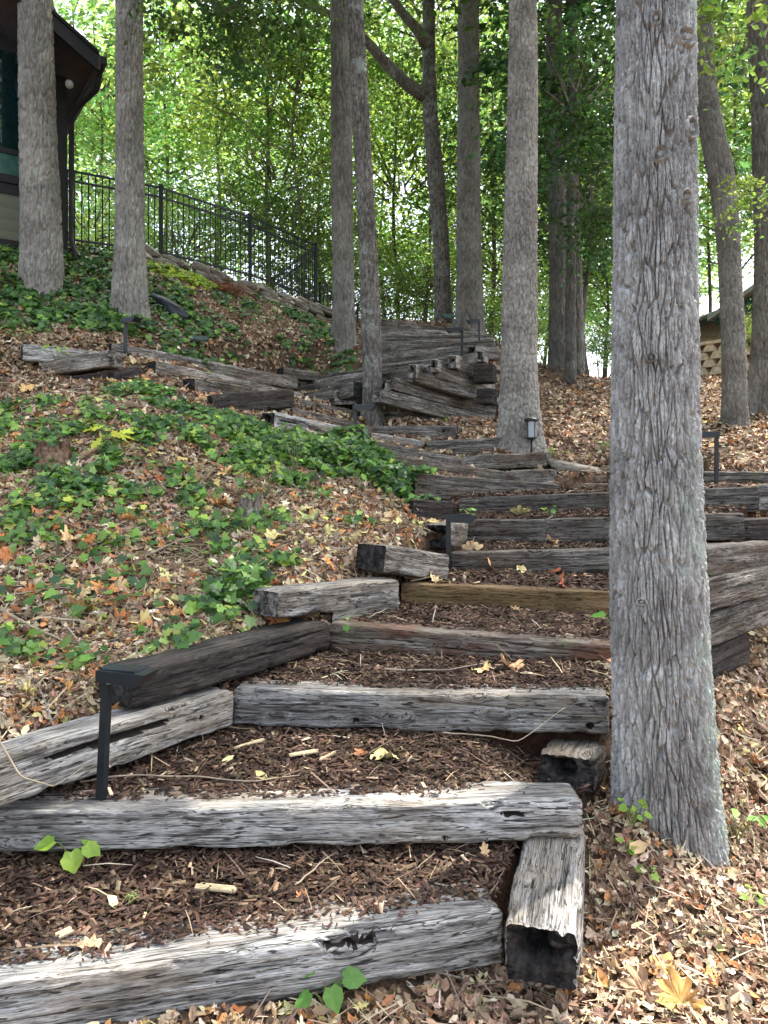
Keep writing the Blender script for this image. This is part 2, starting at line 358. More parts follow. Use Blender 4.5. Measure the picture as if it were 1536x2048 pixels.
# ------------------------------------------------------------------ the stair timbers: front-top edge from A to B (photo column, row, metres away)
# key, A, B, height, width, material, endA, endB, detail, tint, label
G_, MD, DK, RU, OL = M_GREY, M_MID, M_DARK, M_RUST, M_OLIVE
TIES = [
 ('T1', (-190, 2000, 2.19), (1008, 1821, 2.65), .20, .235, G_, 'g', 'g', 3, 1.08, 'pale grey split tie forming the bottom step, ending at the upright-ended block', ),
 ('S1', None, None, .215, .24, G_, 'h', 'g', 3, .95, 'short pale tie running back to the second step with a black hollow front end'),
 ('T2', (-190, 1630, 2.93), (1166, 1603, 3.05), .172, .225, G_, 'g', 'g', 3, 1.16, 'long silver grey tie of the second step with small knot holes near its right end'),
 ('L2', (-60, 1535, 2.74), (470, 1379, 3.84), .195, .21, G_, 'g', 'g', 3, 0.98, 'silver grey tie with a long open crack behind the nearest path light'),
 ('B3', (268, 1345, 3.40), (662, 1243, 4.60), .185, .25, DK, 'd', 'd', 3, 0.8, 'dark brown tie on top of the cracked grey tie behind the nearest path light'),
 ('T3', (467, 1379, 3.88), (1219, 1392, 3.72), .205, .22, G_, 'g', 'g', 3, 0.86, 'grey third step tie with a round knot, its rounded right end against the big tree'),
 ('S3', None, None, .17, .26, MD, 'h', 'd', 3, .6, 'dark rotten tie stub under the right end of the third step'),
 ('T4', (658, 1246, 4.66), (1290, 1294, 4.28), .19, .21, RU, 'g', 'g', 3, 0.98, 'fourth step tie, rusty red at left and algae green at right'),
 ('L4', (560, 1183, 4.37), (801, 1158, 5.20), .175, .24, G_, 'g', 'g', 2, 0.85, 'short whitish grey tie with ivy at its left end'),
 ('L4b', (668, 1212, 4.74), (801, 1194, 5.16), .175, .20, MD, 'g', 'g', 2, 1.2, 'weathered tie partly hidden under the short whitish one with ivy'),
 ('T5', (803, 1166, 5.36), (1295, 1187, 5.15), .20, .21, OL, 'g', 'g', 2, 0.85, 'tan olive brown tie of the fifth step'),
 ('S5', (776, 1089, 5.15), (902, 1109, 5.62), .205, .30, MD, 'd', 'g', 2, 1.22, 'stubby grey brown tie with a charred left end beside a path light'),
 ('T6', (903, 1103, 6.07), (1300, 1097, 5.95), .20, .21, MD, 'g', 'g', 2, 0.85, 'grey green sixth step tie just above the strewn maple leaves'),
 ('S7', None, None, .21, .25, MD, 'h', 'd', 2, 1.1, 'short tie with a burnt black hollow end left of the seventh step'),
 ('T7', (905, 1042, 6.75), (1488, 1027, 5.9), .22, .21, MD, 'd', 'g', 2, 0.73, 'dark seventh step tie passing behind the big tree to a squared right end'),
 ('T8', (917, 996, 7.5), (1520, 973, 6.6), .235, .21, MD, 'd', 'g', 2, 0.61, 'dark brown eighth step tie, highest one that passes behind the big tree'),
 ('T8r', (1512, 970, 6.62), (1640, 966, 6.3), .24, .21, MD, 'g', 'g', 1, 1.2, 'pale streaked tie cut by the right edge of the photo'),
 ('T7r', (1490, 1037, 5.95), (1640, 1036, 5.8), .20, .21, DK, 'g', 'g', 1, 1.3, 'dark tie cut by the photo edge just below the pale streaked one'),
 ('R9', (1280, 943, 8.0), (1650, 944, 7.8), .20, .21, MD, 'g', 'g', 1, .7, 'mossy dark tie lying behind the right hand path light'),
 ('T9', (832, 945, 7.6), (1120, 968, 8.1), .26, .22, MD, 'd', 'g', 2, 0.79, 'brown grey tie of the ninth step with a blackened left end in the ivy'),
 ('S9', (828, 999, 7.35), (912, 1003, 7.5), .24, .22, DK, 'd', 'g', 2, 1.2, 'dark crumbling tie stub beneath the left end of the ninth step'),
 ('T10', (745, 905, 8.2), (1022, 944, 8.85), .20, .21, MD, 'g', 'g', 2, 0.98, 'tenth step tie whose left end hides in a big clump of ivy'),
 ('T10b', (1012, 941, 8.55), (1108, 938, 8.35), .18, .21, MD, 'g', 'g', 1, 1.0, 'short greenish tie left of the stacked flat stones'),
 ('T11', (745, 881, 8.8), (932, 916, 9.4), .20, .21, MD, 'g', 'g', 1, 0.85, 'eleventh step tie with a pale dusty top edge'),
 ('T11b', (926, 912, 9.15), (1093, 903, 8.7), .19, .21, MD, 'g', 'g', 1, 1.1, 'grey tie in front of the lantern with a knotty right end'),
 ('T12l', (744, 864, 9.5), (851, 882, 9.9), .15, .20, G_, 'g', 'g', 1, 1.1, 'short pale grey tie wedged in at the left of the twelfth step'),
 ('T12', (853, 881, 9.85), (1014, 874, 9.3), .205, .22, MD, 'g', 'g', 1, 1.10, 'dark streaked tie with a splintered pale right end by the plated tree'),
 ('T13', (742, 851, 10.5), (910, 852, 10.0), .19, .21, MD, 'g', 'g', 1, 1.04, 'thirteenth step tie with a diamond shaped knot'),
 ('T14', (716, 821, 11.0), (882, 826, 10.9), .175, .21, MD, 'g', 'g', 1, 1.16, 'tie across the foot of the thin leaning tree'),
 ('th', (672, 866, 8.5), (739, 857, 8.75), .20, .22, DK, 'd', 'g', 2, 1.59, 'small dark rounded tie end rising out of the ivy beside a path light'),
 ('ep', (551, 823, 8.6), (708, 857, 9.75), .235, .22, G_, 'h', 'g', 2, 1.5, 'ragged white streaked tie with a rotten hollow left end'),
 ('ze', (586, 813, 9.6), (748, 853, 10.3), .18, .21, MD, 'g', 'g', 1, 1.22, 'straight brown tie behind the ragged white streaked one'),
 ('et', (598, 797, 10.3), (722, 822, 11.0), .17, .21, MD, 'g', 'g', 1, 1.22, 'narrow tie below the rotten holed tie end'),
 ('io', None, None, .25, .36, MD, 'n', 'g', 1, 1.0, 'thick tie with a rotten hole in its end left of the thin leaning tree'),
 ('de', (424, 789, 8.7), (588, 776, 9.35), .25, .24, DK, 'd', 'd', 2, 1.2, 'heavy dark tie overhanging the ivy in the middle of the bank'),
 ('ga', (391, 755, 9.0), (545, 783, 10.4), .22, .21, MD, 'd', 'g', 1, 0.9, 'brown tie tapering behind the heavy dark one'),
 ('be', (313, 720, 9.4), (607, 785, 11.3), .22, .21, MD, 'd', 'g', 1, 1.6, 'grey tie with a square black left end above the ivy'),
 ('al', (224, 684, 9.9), (597, 755, 11.8), .20, .21, MD, 'd', 'g', 1, 1.6, 'topmost long grey tie of the left landing, running down to the right'),
 ('la', (46, 686, 9.15), (230, 704, 9.7), .22, .21, G_, 'd', 'g', 1, 1.4, 'grey tie at the far left with a dark sawn end'),
 ('mu', (80, 723, 9.2), (215, 698, 8.75), .21, .24, MD, 'd', 'g', 1, 1.4, 'crossing tie with a knotty cracked right end at the left landing'),
 ('nu', (214, 741, 8.85), (281, 729, 9.1), .20, .22, DK, 'd', 'd', 1, 1.6, 'low brown tie stub under the knotty cracked tie end'),
 ('no', (137, 752, 9.0), (215, 741, 8.8), .16, .22, DK, 'd', 'd', 1, 1.0, 'rotten black tie sunk in the leaves below the crossing tie'),
 ('xi', (568, 734, 12.0), (640, 745, 12.5), .17, .20, MD, 'd', 'g', 1, 1.0, 'small half buried tie with a dark end on the leafy slope'),
 ('k0', (606, 786, 11.6), (705, 762, 10.7), .23, .20, MD, 'g', 'd', 1, 0.85, 'olive grey tie directly over the rotten holed tie end'),
 ('R1', (1408, 1093, 5.2), (1650, 1080, 6.1), .22, .21, MD, 'y', 'g', 2, 0.95, 'wall tie right of the big tree with a yellow rotted socket in its end'),
 ('R2', (1414, 1161, 5.12), (1650, 1106, 6.1), .235, .21, MD, 'y', 'g', 2, 1.1, 'wall tie with swirling pale grain, second layer right of the big tree'),
 ('R3', (1340, 1262, 4.9), (1650, 1150, 6.15), .235, .21, MD, 'g', 'g', 2, 0.79, 'third layer wall tie right of the big tree, dark brown'),
 ('R4', (1330, 1345, 4.85), (1500, 1265, 5.6), .235, .21, DK, 'g', 'g', 2, 1.1, 'lowest wall tie right of the big tree, half buried in leaves'),
]
# upper flight
KL = [(580, 775, 12.4), (597, 763, 12.7), (640, 749, 12.8), (716, 735, 12.9), (722, 722, 13.0), (730, 708, 13.2), (735, 697, 13.3), (738, 684, 13.5), (742, 671, 13.7), (746, 655, 13.9), (752, 637, 14.2)]
KR = [(830, 735, 10.6), (870, 722, 10.75), (911, 712, 11.0), (962, 703, 11.3), (985, 692, 11.8), (986, 686, 12.2), (986, 680, 12.6), (987, 674, 13.0), (988, 669, 13.5), (966, 663, 14.2), (928, 656, 15.0)]
ordn = ['lowest', 'second lowest', 'third lowest', 'fourth lowest', 'fifth lowest', 'sixth lowest', 'fifth highest', 'fourth highest', 'third highest', 'second highest', 'highest']
for i, (a, b) in enumerate(zip(KL, KR)):
    TIES.append(('K%d' % i, a, b, .205, .21, MD, 'g', 'n' if i < 4 else 'g', 1, [.85, 1.4, .7, 1.5, .8, 1.4, .7, 1.35, .8, 1.5, .95][i],
                 'long weathered tie, %s step of the upper flight' % ordn[i]))
WALLT = [
 ('W1', (790, 752, 10.4), (994, 813, 11.6), .20, 1.0, 'long dark wall tie under the notched ends, ending at the plated tree'),
 ('W2', (765, 776, 10.3), (994, 836, 11.5), .21, 1.25, 'long lichen stained tie at the foot of the upper wall'),
 ('W3', (832, 739, 10.5), (955, 776, 11.1), .19, 1.2, 'pale grey wall tie right of the first notched end'),
 ('W4', (873, 728, 10.65), (992, 766, 11.35), .19, 1.3, 'pale wall tie sloping down to the square black tie end'),
 ('W5', (912, 716, 10.9), (998, 745, 11.7), .19, 1.0, 'short wall tie just below the fourth notched end'),
]
for k, a, b, h, t, l in WALLT: TIES.append((k, a, b, h, .21, MD, 'n', 'g', 1, t * 1.0, l))
TIES += [
 ('N1', None, None, .21, .13, G_, 'n', 'g', 1, 1.2, 'pale notched tie end standing over the wall, first from the thin leaning tree'),
 ('N2', None, None, .20, .12, G_, 'n', 'g', 1, 1.0, 'mossy notched tie end over the wall, second from the thin leaning tree'),
 ('N3', None, None, .20, .13, G_, 'n', 'g', 1, 1.2, 'notched tie end over the wall, third from the thin leaning tree'),
 ('N4', None, None, .17, .13, G_, 'n', 'g', 1, 1.1, 'notched tie end over the wall, nearest the plated tree'),
 ('X1', (951, 690, 11.4), (1003, 697, 11.6), .19, .21, MD, 'h', 'g', 1, 1.3, 'pale notched tie at the top of the stack left of the plated tree'),
 ('X2', (946, 729, 10.9), (986, 727, 10.8), .27, .25, DK, 'd', 'd', 1, 1.0, 'black hollow tie end sticking out of the upper wall'),
 ('X3', (984, 727, 11.2), (1015, 731, 11.3), .10, .2, G_, 'g', 'g', 1, 1.0, 'bright narrow tie end beside the black hollow one'),
 ('X4', (953, 776, 10.8), (985, 775, 10.7), .24, .25, DK, 'd', 'd', 1, 1.0, 'square black tie end low in the upper wall'),
 ('X5', (984, 790, 11.2), (1015, 795, 11.3), .15, .2, G_, 'g', 'g', 1, .9, 'small pale tie end beside the square black one'),
]

# rot holes and open splits: distance along (negative: from the right end), depth back, height, half length, half width, depth
HOLES = {'T2': [(-.36, .02, -.01, .07, .022, .05), (-.27, .0, -.05, .07, .012, .04), (-.55, 0, -.13, .012, .010, .03), (-.80, 0, -.13, .012, .008, .03), (-.62, .08, 0, .06, .02, .02), (1.2, 0, -.14, .22, .007, .02), (-1.4, 0, -.05, .03, .006, .02)],
         'T1': [(-.52, .01, -.02, .13, .035, .045), (-.9, 0, -.09, .3, .007, .02), (-.3, 0, -.13, .25, .007, .015), (1.1, 0, -.06, .3, .007, .02)],
         'L2': [(.62, .0, -.055, .42, .018, .06), (.95, .02, -.01, .09, .03, .04), (1.1, 0, -.09, .014, .013, .05)],
         'T3': [(.62, 0, -.14, .022, .016, .03), (-.45, .02, -.01, .03, .012, .03), (-.09, 0, -.15, .02, .016, .04)],
         'T4': [(.9, 0, -.10, .35, .005, .025), (1.3, .0, -.05, .3, .005, .02)], 'B3': [(.8, 0, -.09, .5, .006, .03), (1.1, 0, -.05, .3, .005, .03)],
         'L4': [(.7, 0, -.09, .25, .008, .03)], 'ep': [(.25, 0, -.08, .2, .02, .04), (.8, 0, -.12, .3, .012, .04)], 'T13': [(1.0, 0, -.07, .05, .04, .03)], 'R2': [(.4, 0, -.1, .3, .006, .03)],
         'S1': [(.2, .12, 0, .12, .005, .03), (.35, .08, 0, .2, .004, .03), (.3, .17, 0, .2, .004, .03), (.12, .06, 0, .1, .006, .04)]}
def tie(key, A, B, h, w, mat, ea, eb, det, tint, label, world=None):
    if world is None: A = P(*A); B = P(*B)
    else: A, B = map(np.array, world)
    seed = abs(hash_(key)) % 1000
    e = B - A; Ln = np.linalg.norm(e); e /= Ln
    n = np.array([0, 0, 1.]); n = n - e * n.dot(e); n /= np.linalg.norm(n); q = np.cross(n, e)
    dx, dp = {3: (.008, .006), 2: (.03, .012), 1: (.06, .02)}[det]
    ns = max(12, int(Ln / dx)); s = np.linspace(0, Ln, ns)
    # rounded rectangle section, front-top corner first, going down the front
    rc = .016 + .012 * ((seed % 7) / 7); h = h - .012
    pts = []; nor = []; cor = []
    def arc(cx, cy, a0):
        for t in np.linspace(0, 1, 5):
            a = R(a0 + 90 * t); pts.append((cx + rc * math.cos(a), cy + rc * math.sin(a))); nor.append((math.cos(a), math.sin(a))); cor.append(1)
    def side(x0, y0, x1, y1, nx, ny):
        m = max(3, int(math.hypot(x1 - x0, y1 - y0) / dp))
        for t in np.linspace(0, 1, m + 1)[1:-1]:
            pts.append((x0 + (x1 - x0) * t, y0 + (y1 - y0) * t)); nor.append((nx, ny)); cor.append(math.exp(-min(t, 1 - t) * math.hypot(x1 - x0, y1 - y0) / .012))
    arc(rc, -rc, 90); side(0, -rc, 0, -h + rc, -1, 0); arc(rc, -h + rc, 180); side(rc, -h, w - rc, -h, 0, -1)
    arc(w - rc, -h + rc, 270); side(w, -h + rc, w, -rc, 1, 0); arc(w - rc, -rc, 0); side(w - rc, 0, rc, 0, 0, 1)
    pts = np.array(pts); nor = np.array(nor); cor = np.array(cor); m = len(pts)
    SS = s[:, None] + 0 * pts[None, :, 0]; y = pts[None, :, 0] + 0 * SS; z = pts[None, :, 1] + 0 * SS
    # bend, displacement
    bend = .006 * noise(SS * .9, seed * 1.7, 0); bendz = .006 * noise(SS * .8, seed * 2.3, 5)
    wy = y * 30; wz = z * 30
    warp = .12 * noise(SS * 1.5, y * 6 + seed, z * 6)
    D = .007 * fbm(SS * 2.2, y * 6 + seed, z * 6, o=3) + .0035 * noise(SS * 5, wy * 1.6 + seed + warp, wz * 1.6)
    c = np.abs(noise(SS * .35 + seed, wy * .6 + warp, wz * .6))
    msk = sstep(.0, .25, noise(SS * 1.3, y * 5 + seed * 3, z * 5))
    D = D - .014 * (1 - sstep(0, .055, c)) * msk
    D = D - .016 * cor[None] * sstep(-.1, .6, fbm(SS * 5, seed, y * 3, o=3))
    HM = np.zeros(SS.shape)
    for (sr, y0_, z0_, ls, lp, dep_) in HOLES.get(key, ()):
        s0_ = sr if sr > 0 else Ln + sr
        rr_ = np.hypot((SS - s0_) / ls, np.hypot(y - y0_, z - z0_ - .012 * noise(SS * 4, seed, z0_ * 50)) / lp) + (.35 if ls / lp < 8 else .12) * noise(SS * 17, wy * 1.3, wz * 1.3 + seed)
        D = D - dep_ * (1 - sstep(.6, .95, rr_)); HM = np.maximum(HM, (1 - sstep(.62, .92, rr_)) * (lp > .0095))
    endd = np.minimum(SS, Ln - SS); D = D - .010 * np.exp(-endd / .02) + .007 * np.exp(-endd / .05) * noise(SS * 3, wy, wz)
    xx = SS + 0
    y = y + nor[None, :, 0] * D + bend; z = z + nor[None, :, 1] * D + bendz
    V = [np.stack([xx, y, z], -1).reshape(-1, 3)]
    i = np.arange(ns - 1)[:, None] * m; j = np.arange(m)[None]
    Q = [np.stack([i + j, i + (j + 1) % m, i + m + (j + 1) % m, i + m + j], -1).reshape(-1, 4)]
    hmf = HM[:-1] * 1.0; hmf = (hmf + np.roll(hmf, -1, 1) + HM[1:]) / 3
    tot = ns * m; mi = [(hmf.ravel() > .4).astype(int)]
    mats = [mat, M_ROT_SHADE]; endm = {'d': M_ENDD, 'h': M_ENDD, 'n': M_ENDP, 'g': M_ENDG, 'y': M_ENDY}
    for side_, kind in ((0, ea), (1, eb)):
        if endm[kind] not in mats: mats.append(endm[kind])
        idx = mats.index(endm[kind])
        ring = V[0].reshape(ns, m, 3)[0 if side_ == 0 else -1]
        cc = ring.mean(0); prev = (0 if side_ == 0 else (ns - 1) * m) + np.arange(m)
        dirx = 1 if side_ == 0 else -1
        nr = {3: 16, 2: 10, 1: 6}[det]
        for k in range(1, nr + 1):
            t = 1 - k / nr; rr = cc + (ring - cc) * max(t, .02)
            dep = .004 * noise(rr[:, 1] * 40, rr[:, 2] * 40, seed) + .003
            if kind in 'hyn':
                off = np.array([.06 * w, -.02 * h]); rad = np.hypot((rr[:, 1] - cc[1] - off[0]) / w, (rr[:, 2] - cc[2] - off[1] - .1 * h) / h)
                rad = rad + .13 * noise(rr[:, 1] * 22, rr[:, 2] * 22, seed + 3)
                dep = dep + .15 * (1 - sstep(.13, .30, rad)) * (1 if kind == 'h' else .6)
            dep = dep + .015 * sstep(.25, .5, noise(rr[:, 1] * 12, rr[:, 2] * 12, seed + 9))
            rr = rr.copy(); rr[:, 0] = cc[0] + dirx * dep
            cur = tot + np.arange(m); V.append(rr); tot += m
            Q.append(np.stack([prev, np.roll(prev, -1), np.roll(cur, -1), cur], -1)); mi.append(np.full(m, idx)); prev = cur
    V = np.vstack(V); o0 = np.array([Ln / 2, w / 2, -h]); V = V - o0
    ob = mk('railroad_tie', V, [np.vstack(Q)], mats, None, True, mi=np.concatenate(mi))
    org = A + e * Ln / 2 + q * w / 2 - n * h
    Mx = Matrix(((e[0], q[0], n[0], org[0]), (e[1], q[1], n[1], org[1]), (e[2], q[2], n[2], org[2]), (0, 0, 0, 1)))
    ob.matrix_world = Mx; ob.color = (tint, tint, tint, 1)
    return tag(ob, label, 'timber', 'railroad ties of the garden stairs')
def hash_(s):
    v = 7
    for ch in s: v = (v * 31 + ord(ch)) & 0xffffff
    return v
def endon(key, pf, pb, w, h, spec, zt=None):
    """tie running away from the camera: centre of its front-top edge PF, of its back-top edge PB; left side is the mesh's A->B front"""
    a = P(*pf); b = P(*pb)
    e = (b - a) / np.linalg.norm(b - a); n = np.array([0, 0, 1.]); n -= e * e.dot(n); n /= np.linalg.norm(n)
    q = np.cross(n, e)     # points left of travel
    return (a - q * w / 2, b - q * w / 2)
for T in TIES:
    key = T[0]; w_ = None
    if key == 'S1': w_ = endon(key, (1083, 1852, 2.48), (1113, 1640, 3.22), .24, .215, T)
    if key == 'S3': w_ = endon(key, (1112, 1506, 3.5), (1150, 1466, 3.95), .36, .2, T)
    if key == 'S7': w_ = endon(key, (865, 1048, 6.1), (905, 1044, 6.7), .30, .21, T)
    if key == 'N1': w_ = endon(key, (822, 728, 10.28), (838, 730, 10.9), .15, .2, T)
    if key == 'N2': w_ = endon(key, (866, 718, 10.45), (880, 722, 11.0), .14, .2, T)
    if key == 'N3': w_ = endon(key, (903, 710, 10.7), (915, 714, 11.2), .15, .2, T)
    if key == 'N4': w_ = endon(key, (958, 702, 11.0), (966, 706, 11.5), .15, .2, T)
    if key == 'io': w_ = endon(key, (686, 777, 10.9), (700, 782, 11.6), .40, .25, T)
    tie(*T, world=w_)

# ------------------------------------------------------------------ ground: one sheet through measured points, with the treads let in
CP = [(-300, 1560, 2.5), (0, 1445, 3.1), (150, 1400, 3.45), (330, 1278, 4.1), (100, 1330, 3.8), (480, 1195, 4.8), (0, 1200, 4.35), (250, 1150, 5.0), (450, 1105, 5.5), (660, 1100, 5.6),
      (-300, 1250, 4.3), (-400, 1000, 5.8), (0, 1050, 5.4), (300, 1005, 6.2), (600, 1030, 6.5), (780, 1035, 6.6), (820, 1040, 7.0), (100, 905, 6.6), (350, 885, 7.2), (600, 935, 7.8), (750, 975, 7.7), (100, 805, 7.9),
      (350, 815, 8.2), (520, 872, 8.3), (30, 755, 8.7), (-300, 800, 8.0), (100, 670, 10.0), (250, 662, 10.8), (450, 705, 11.5), (550, 722, 12.0), (686, 688, 13.4), (640, 690, 13.2), (620, 745, 12.4),
      (90, 585, 11.6), (262, 632, 11.4), (150, 540, 12.3), (330, 560, 12.6), (450, 600, 13.3), (560, 640, 13.8), (640, 655, 14.5), (0, 505, 12.0), (-300, 500, 12.5),
      (130, 495, 13.2), (300, 527, 14.0), (400, 560, 14.5), (500, 592, 15.3), (620, 630, 17.0), (700, 650, 16.5),
      (1200, 1830, 3.0), (1400, 1810, 3.05), (1536, 1660, 3.8), (1240, 1650, 3.5), (1190, 1590, 3.6), (1450, 1410, 4.9), (1536, 1275, 6.3), (1700, 1300, 6.2), (1360, 1420, 4.6),
      (1500, 945, 8.3), (1150, 940, 8.9), (1000, 905, 9.6), (930, 872, 10.2), (1060, 862, 10.5), (1200, 862, 10.5), (1400, 885, 9.7), (1530, 900, 9.0), (1700, 900, 9.0), (1468, 862, 11.0),
      (1140, 790, 14.2), (1110, 772, 15.6), (1230, 770, 15.2), (1520, 812, 12.2), (1720, 800, 12.5), (1400, 757, 17.0), (1150, 753, 17.2), (1550, 758, 17.5), (1000, 760, 15.0),
      (885, 652, 17.0), (938, 660, 16.6), (820, 648, 18.0), (780, 700, 14.8), (860, 735, 13.0), (745, 790, 11.4), (700, 835, 10.0), (800, 862, 10.3), (680, 900, 8.6), (930, 700, 14.0)]
C3 = [P(*c) for c in CP]
for x, y, z in [(0, 1, -1.68), (1.2, 1, -1.74), (-1.2, 1, -1.66), (1.5, 2, -1.76), (.9, 2.35, -1.69), (.2, 2.3, -1.76), (-.8, 2.0, -1.80), (-2.2, 1.6, -1.75), (-1.6, 2.05, -1.8), (0, -3, -1.8), (4, 0, -2.1), (-4, 0, -1.2), (5, 4, -1.8), (-4.5, 4, -.3), (-7, 8, 1.2),
                (1.02, 3.3, -1.44), (1.12, 3.75, -1.22), (1.32, 4.1, -1.12), (2.6, 6.9, -.33), (3.6, 6.8, -.35), (2.3, 6.5, -.42), (1.6, 5.4, -.85), (.35, 7.1, -.45), (.8, 8.0, -.1),
                (-2, 22, 3.2), (-6, 20, 3.6), (-12, 18, 4.2), (0, 24, 2.6), (3, 21, 1.6), (5, 24, .5), (9, 21, 2.3), (14, 22, 2.6), (14, 14, 2.0), (12, 8, .3), (-14, 10, 3.0), (-10, 30, 1), (0, 34, -1.5), (8, 34, -3), (20, 34, 0),
                (-20, 60, -4), (0, 60, -6), (20, 60, -5), (-10, -6, -1.2), (10, -6, -2.4)]:
    C3.append(np.array([x, y, EYE + z]))
C3 = np.array(C3)
def _phi(r2): return .5 * r2 * np.log(r2 + 1e-9)
_d2 = ((C3[:, None, :2] - C3[None, :, :2]) ** 2).sum(-1)
_n = len(C3); _A = np.zeros((_n + 3, _n + 3)); _A[:_n, :_n] = _phi(_d2) + np.eye(_n) * .01; _A[:_n, _n] = 1; _A[:_n, _n + 1:] = C3[:, :2]; _A[_n:, :_n] = _A[:_n, _n:].T
_w = np.linalg.solve(_A, np.concatenate([C3[:, 2], [0, 0, 0]]))
def base_h(x, y):
    x = np.asarray(x, float); sh = x.shape; x = x.ravel(); y = np.asarray(y, float).ravel(); out = np.empty(len(x))
    for i in range(0, len(x), 40000):
        a = x[i:i + 40000]; b = y[i:i + 40000]
        r2 = (a[:, None] - C3[None, :, 0]) ** 2 + (b[:, None] - C3[None, :, 1]) ** 2
        out[i:i + 40000] = _phi(r2) @ _w[:_n] + _w[_n] + a * _w[_n + 1] + b * _w[_n + 2]
    far = sstep(45, 80, np.hypot(x, y)); out = out * (1 - far) + far * (EYE - 6)
    return out.reshape(sh)
TT = {t[0]: t for t in TIES}
LOW = ['T1', 'T2', 'T3', 'T4', 'T5', 'T6', 'T7', 'T8', 'T9']
LEFT = {'T1': 0, 'T2': 0, 'T3': 0}
def steps_mask(x, y):
    """tread height where a point lies on the lower flight, else nan"""
    z = np.full(x.shape, np.nan)
    for k in range(len(LOW) - 1):
        a, b = TT[LOW[k]], TT[LOW[k + 1]]
        A0, B0, A1, B1 = P(*a[1]), P(*a[2]), P(*b[1]), P(*b[2])
        def on(Aa, Bb, xx): return Aa[1] + (Bb[1] - Aa[1]) * (xx - Aa[0]) / (Bb[0] - Aa[0])
        y0 = on(A0, B0, x) + .10; y1 = on(A1, B1, x) + .10
        t = np.clip((y - y0) / (y1 - y0 + 1e-6), 0, 1)
        # side limits run from the end of one tie to the end of the next
        if k == 0: xl = A0[0] + (A1[0] - A0[0]) * t - 3; xr = .40 + .15 * t
        elif k == 1: xl = -1.55 + (.78) * t; xr = .78 + .3 * t
        elif k == 2: xl = A1[0] * t + (-.95) * (1 - t) + .05; xr = 1.07 + .25 * t
        elif k == 3: xl = A0[0] + .06 + (A1[0] - A0[0] - .06) * t; xr = 1.42 + .25 * t
        elif k == 4: xl = A0[0] + (A1[0] - A0[0]) * t - .12; xr = 1.7 + .3 * t
        elif k == 5: xl = A0[0] + (A1[0] - A0[0]) * t + .05; xr = 2.1 + .65 * t
        elif k == 6: xl = A0[0] + (A1[0] - A0[0]) * t + .05; xr = 2.7 + .5 * t
        else: xl = A0[0] + (A1[0] - A0[0]) * t + .05; xr = 3.2 + .5 * t
        if k == 1: zz0 = -.13 * np.exp(-((x - .78) / .26) ** 2) * np.clip((x - .3) / .2, 0, 1)
        else: zz0 = 0
        if k == 7: y1 = np.where(x > B1[0], y1 + .1, y1)
        za = A0[2] + (B0[2] - A0[2]) * np.clip((x - A0[0]) / (B0[0] - A0[0]), 0, 1)
        zz = za - .012 + .03 * t + zz0
        ins = (y > y0) & (y <= y1) & (x > xl) & (x < xr)
        z = np.where(ins, zz, z)
    return z
MOUNDS = [(1.30, 3.45, .2), (1.70, 9.5, .35), (-.71, 13.4, .25), (-3.75, 11.3, .28), (-5.15, 11.6, .3), (1.9, 16.6, .3), (4.95, 11, .22), (7.0, 12, .3), (3.75, 16.5, .35), (1.35, 17, .2)]
def H(x, y):
    x = np.asarray(x, float); y = np.asarray(y, float)
    b = base_h(x, y) + .02 * fbm(x * 1.7, y * 1.7, 0, o=4) * sstep(0, 2, y)
    for mx, my, mr in MOUNDS: b = b + (.13 if mr != .2 or my > 5 else .05) * np.exp(-(np.hypot(x - mx, y - my) / (mr + .14)) ** 2)
    s = steps_mask(x, y)
    return np.where(np.isnan(s), b, s + .006 * noise(x * 7, y * 7, 3))
CAPS = []
for t in TIES:
    if t[1] is None or t[0] in LOW: continue
    a, b = P(*t[1]), P(*t[2]); CAPS.append((a, b, t[3], t[4], 5.0 if t[0][0] == 'K' else 1.2))
_bh = base_h
def base_h(x, y):
    z = _bh(x, y)
    for a, b, h, w, sg in CAPS:
        e = (b - a)[:2]; Ln = np.hypot(*e); e = e / Ln; f = np.array([e[1], -e[0]])   # f: towards the camera side
        if Ln < .05: continue
        dx, dy = x - a[0], y - a[1]; s_ = dx * e[0] + dy * e[1]; t_ = dx * f[0] + dy * f[1]
        side = np.maximum(np.maximum(-s_ - .05, s_ - Ln - .05), 0)
        top = a[2] + (b[2] - a[2]) * np.clip(s_ / Ln, 0, 1)
        lim = np.where(t_ < -.04, top - .055 + np.maximum(-t_ - w, 0) * 1.2, top - h + .02 + np.maximum(t_ - 1.3, 0) * .9) + side * sg
        near = (t_ > -w - 1.5) & (t_ < 3.2) & (side < 1.5)
        z = np.where(near, np.minimum(z, lim), z)
    return z
def ginter(px, py, d0=2.0, d1=26.0):
    """the point of the ground seen at a photo pixel"""
    px = np.atleast_1d(np.asarray(px, float)); py = np.atleast_1d(np.asarray(py, float))
    ds = np.geomspace(d0, d1, 260); out = np.full((len(px), 3), np.nan)
    X = (px[:, None] - 768) / F * ds; Z = EYE - (py[:, None] - HY) / F * ds; Y = np.broadcast_to(ds, X.shape)
    below = Z < H(X, Y); i = np.argmax(below, 1)
    for k in range(len(px)):
        if below[k].any(): out[k] = (X[k, i[k]], Y[k, i[k]], H(X[k, i[k]:i[k] + 1], Y[k, i[k]:i[k] + 1])[0])
    return out
def axis(lo, f0, f1, hi, step, g):
    a = list(np.arange(f0, f1, step)); s = step; x = f1
    while x < hi: a.append(x); s *= g; x += s
    a.append(hi); s = step; x = f0 - step; b = []
    while x > lo: b.append(x); s *= g; x -= s
    b.append(lo); return np.array(sorted(b) + a)
GX = axis(-120, -2.6, 3.6, 120, .04, 1.045); GY = axis(-12, 1.6, 8.6, 160, .04, 1.03)
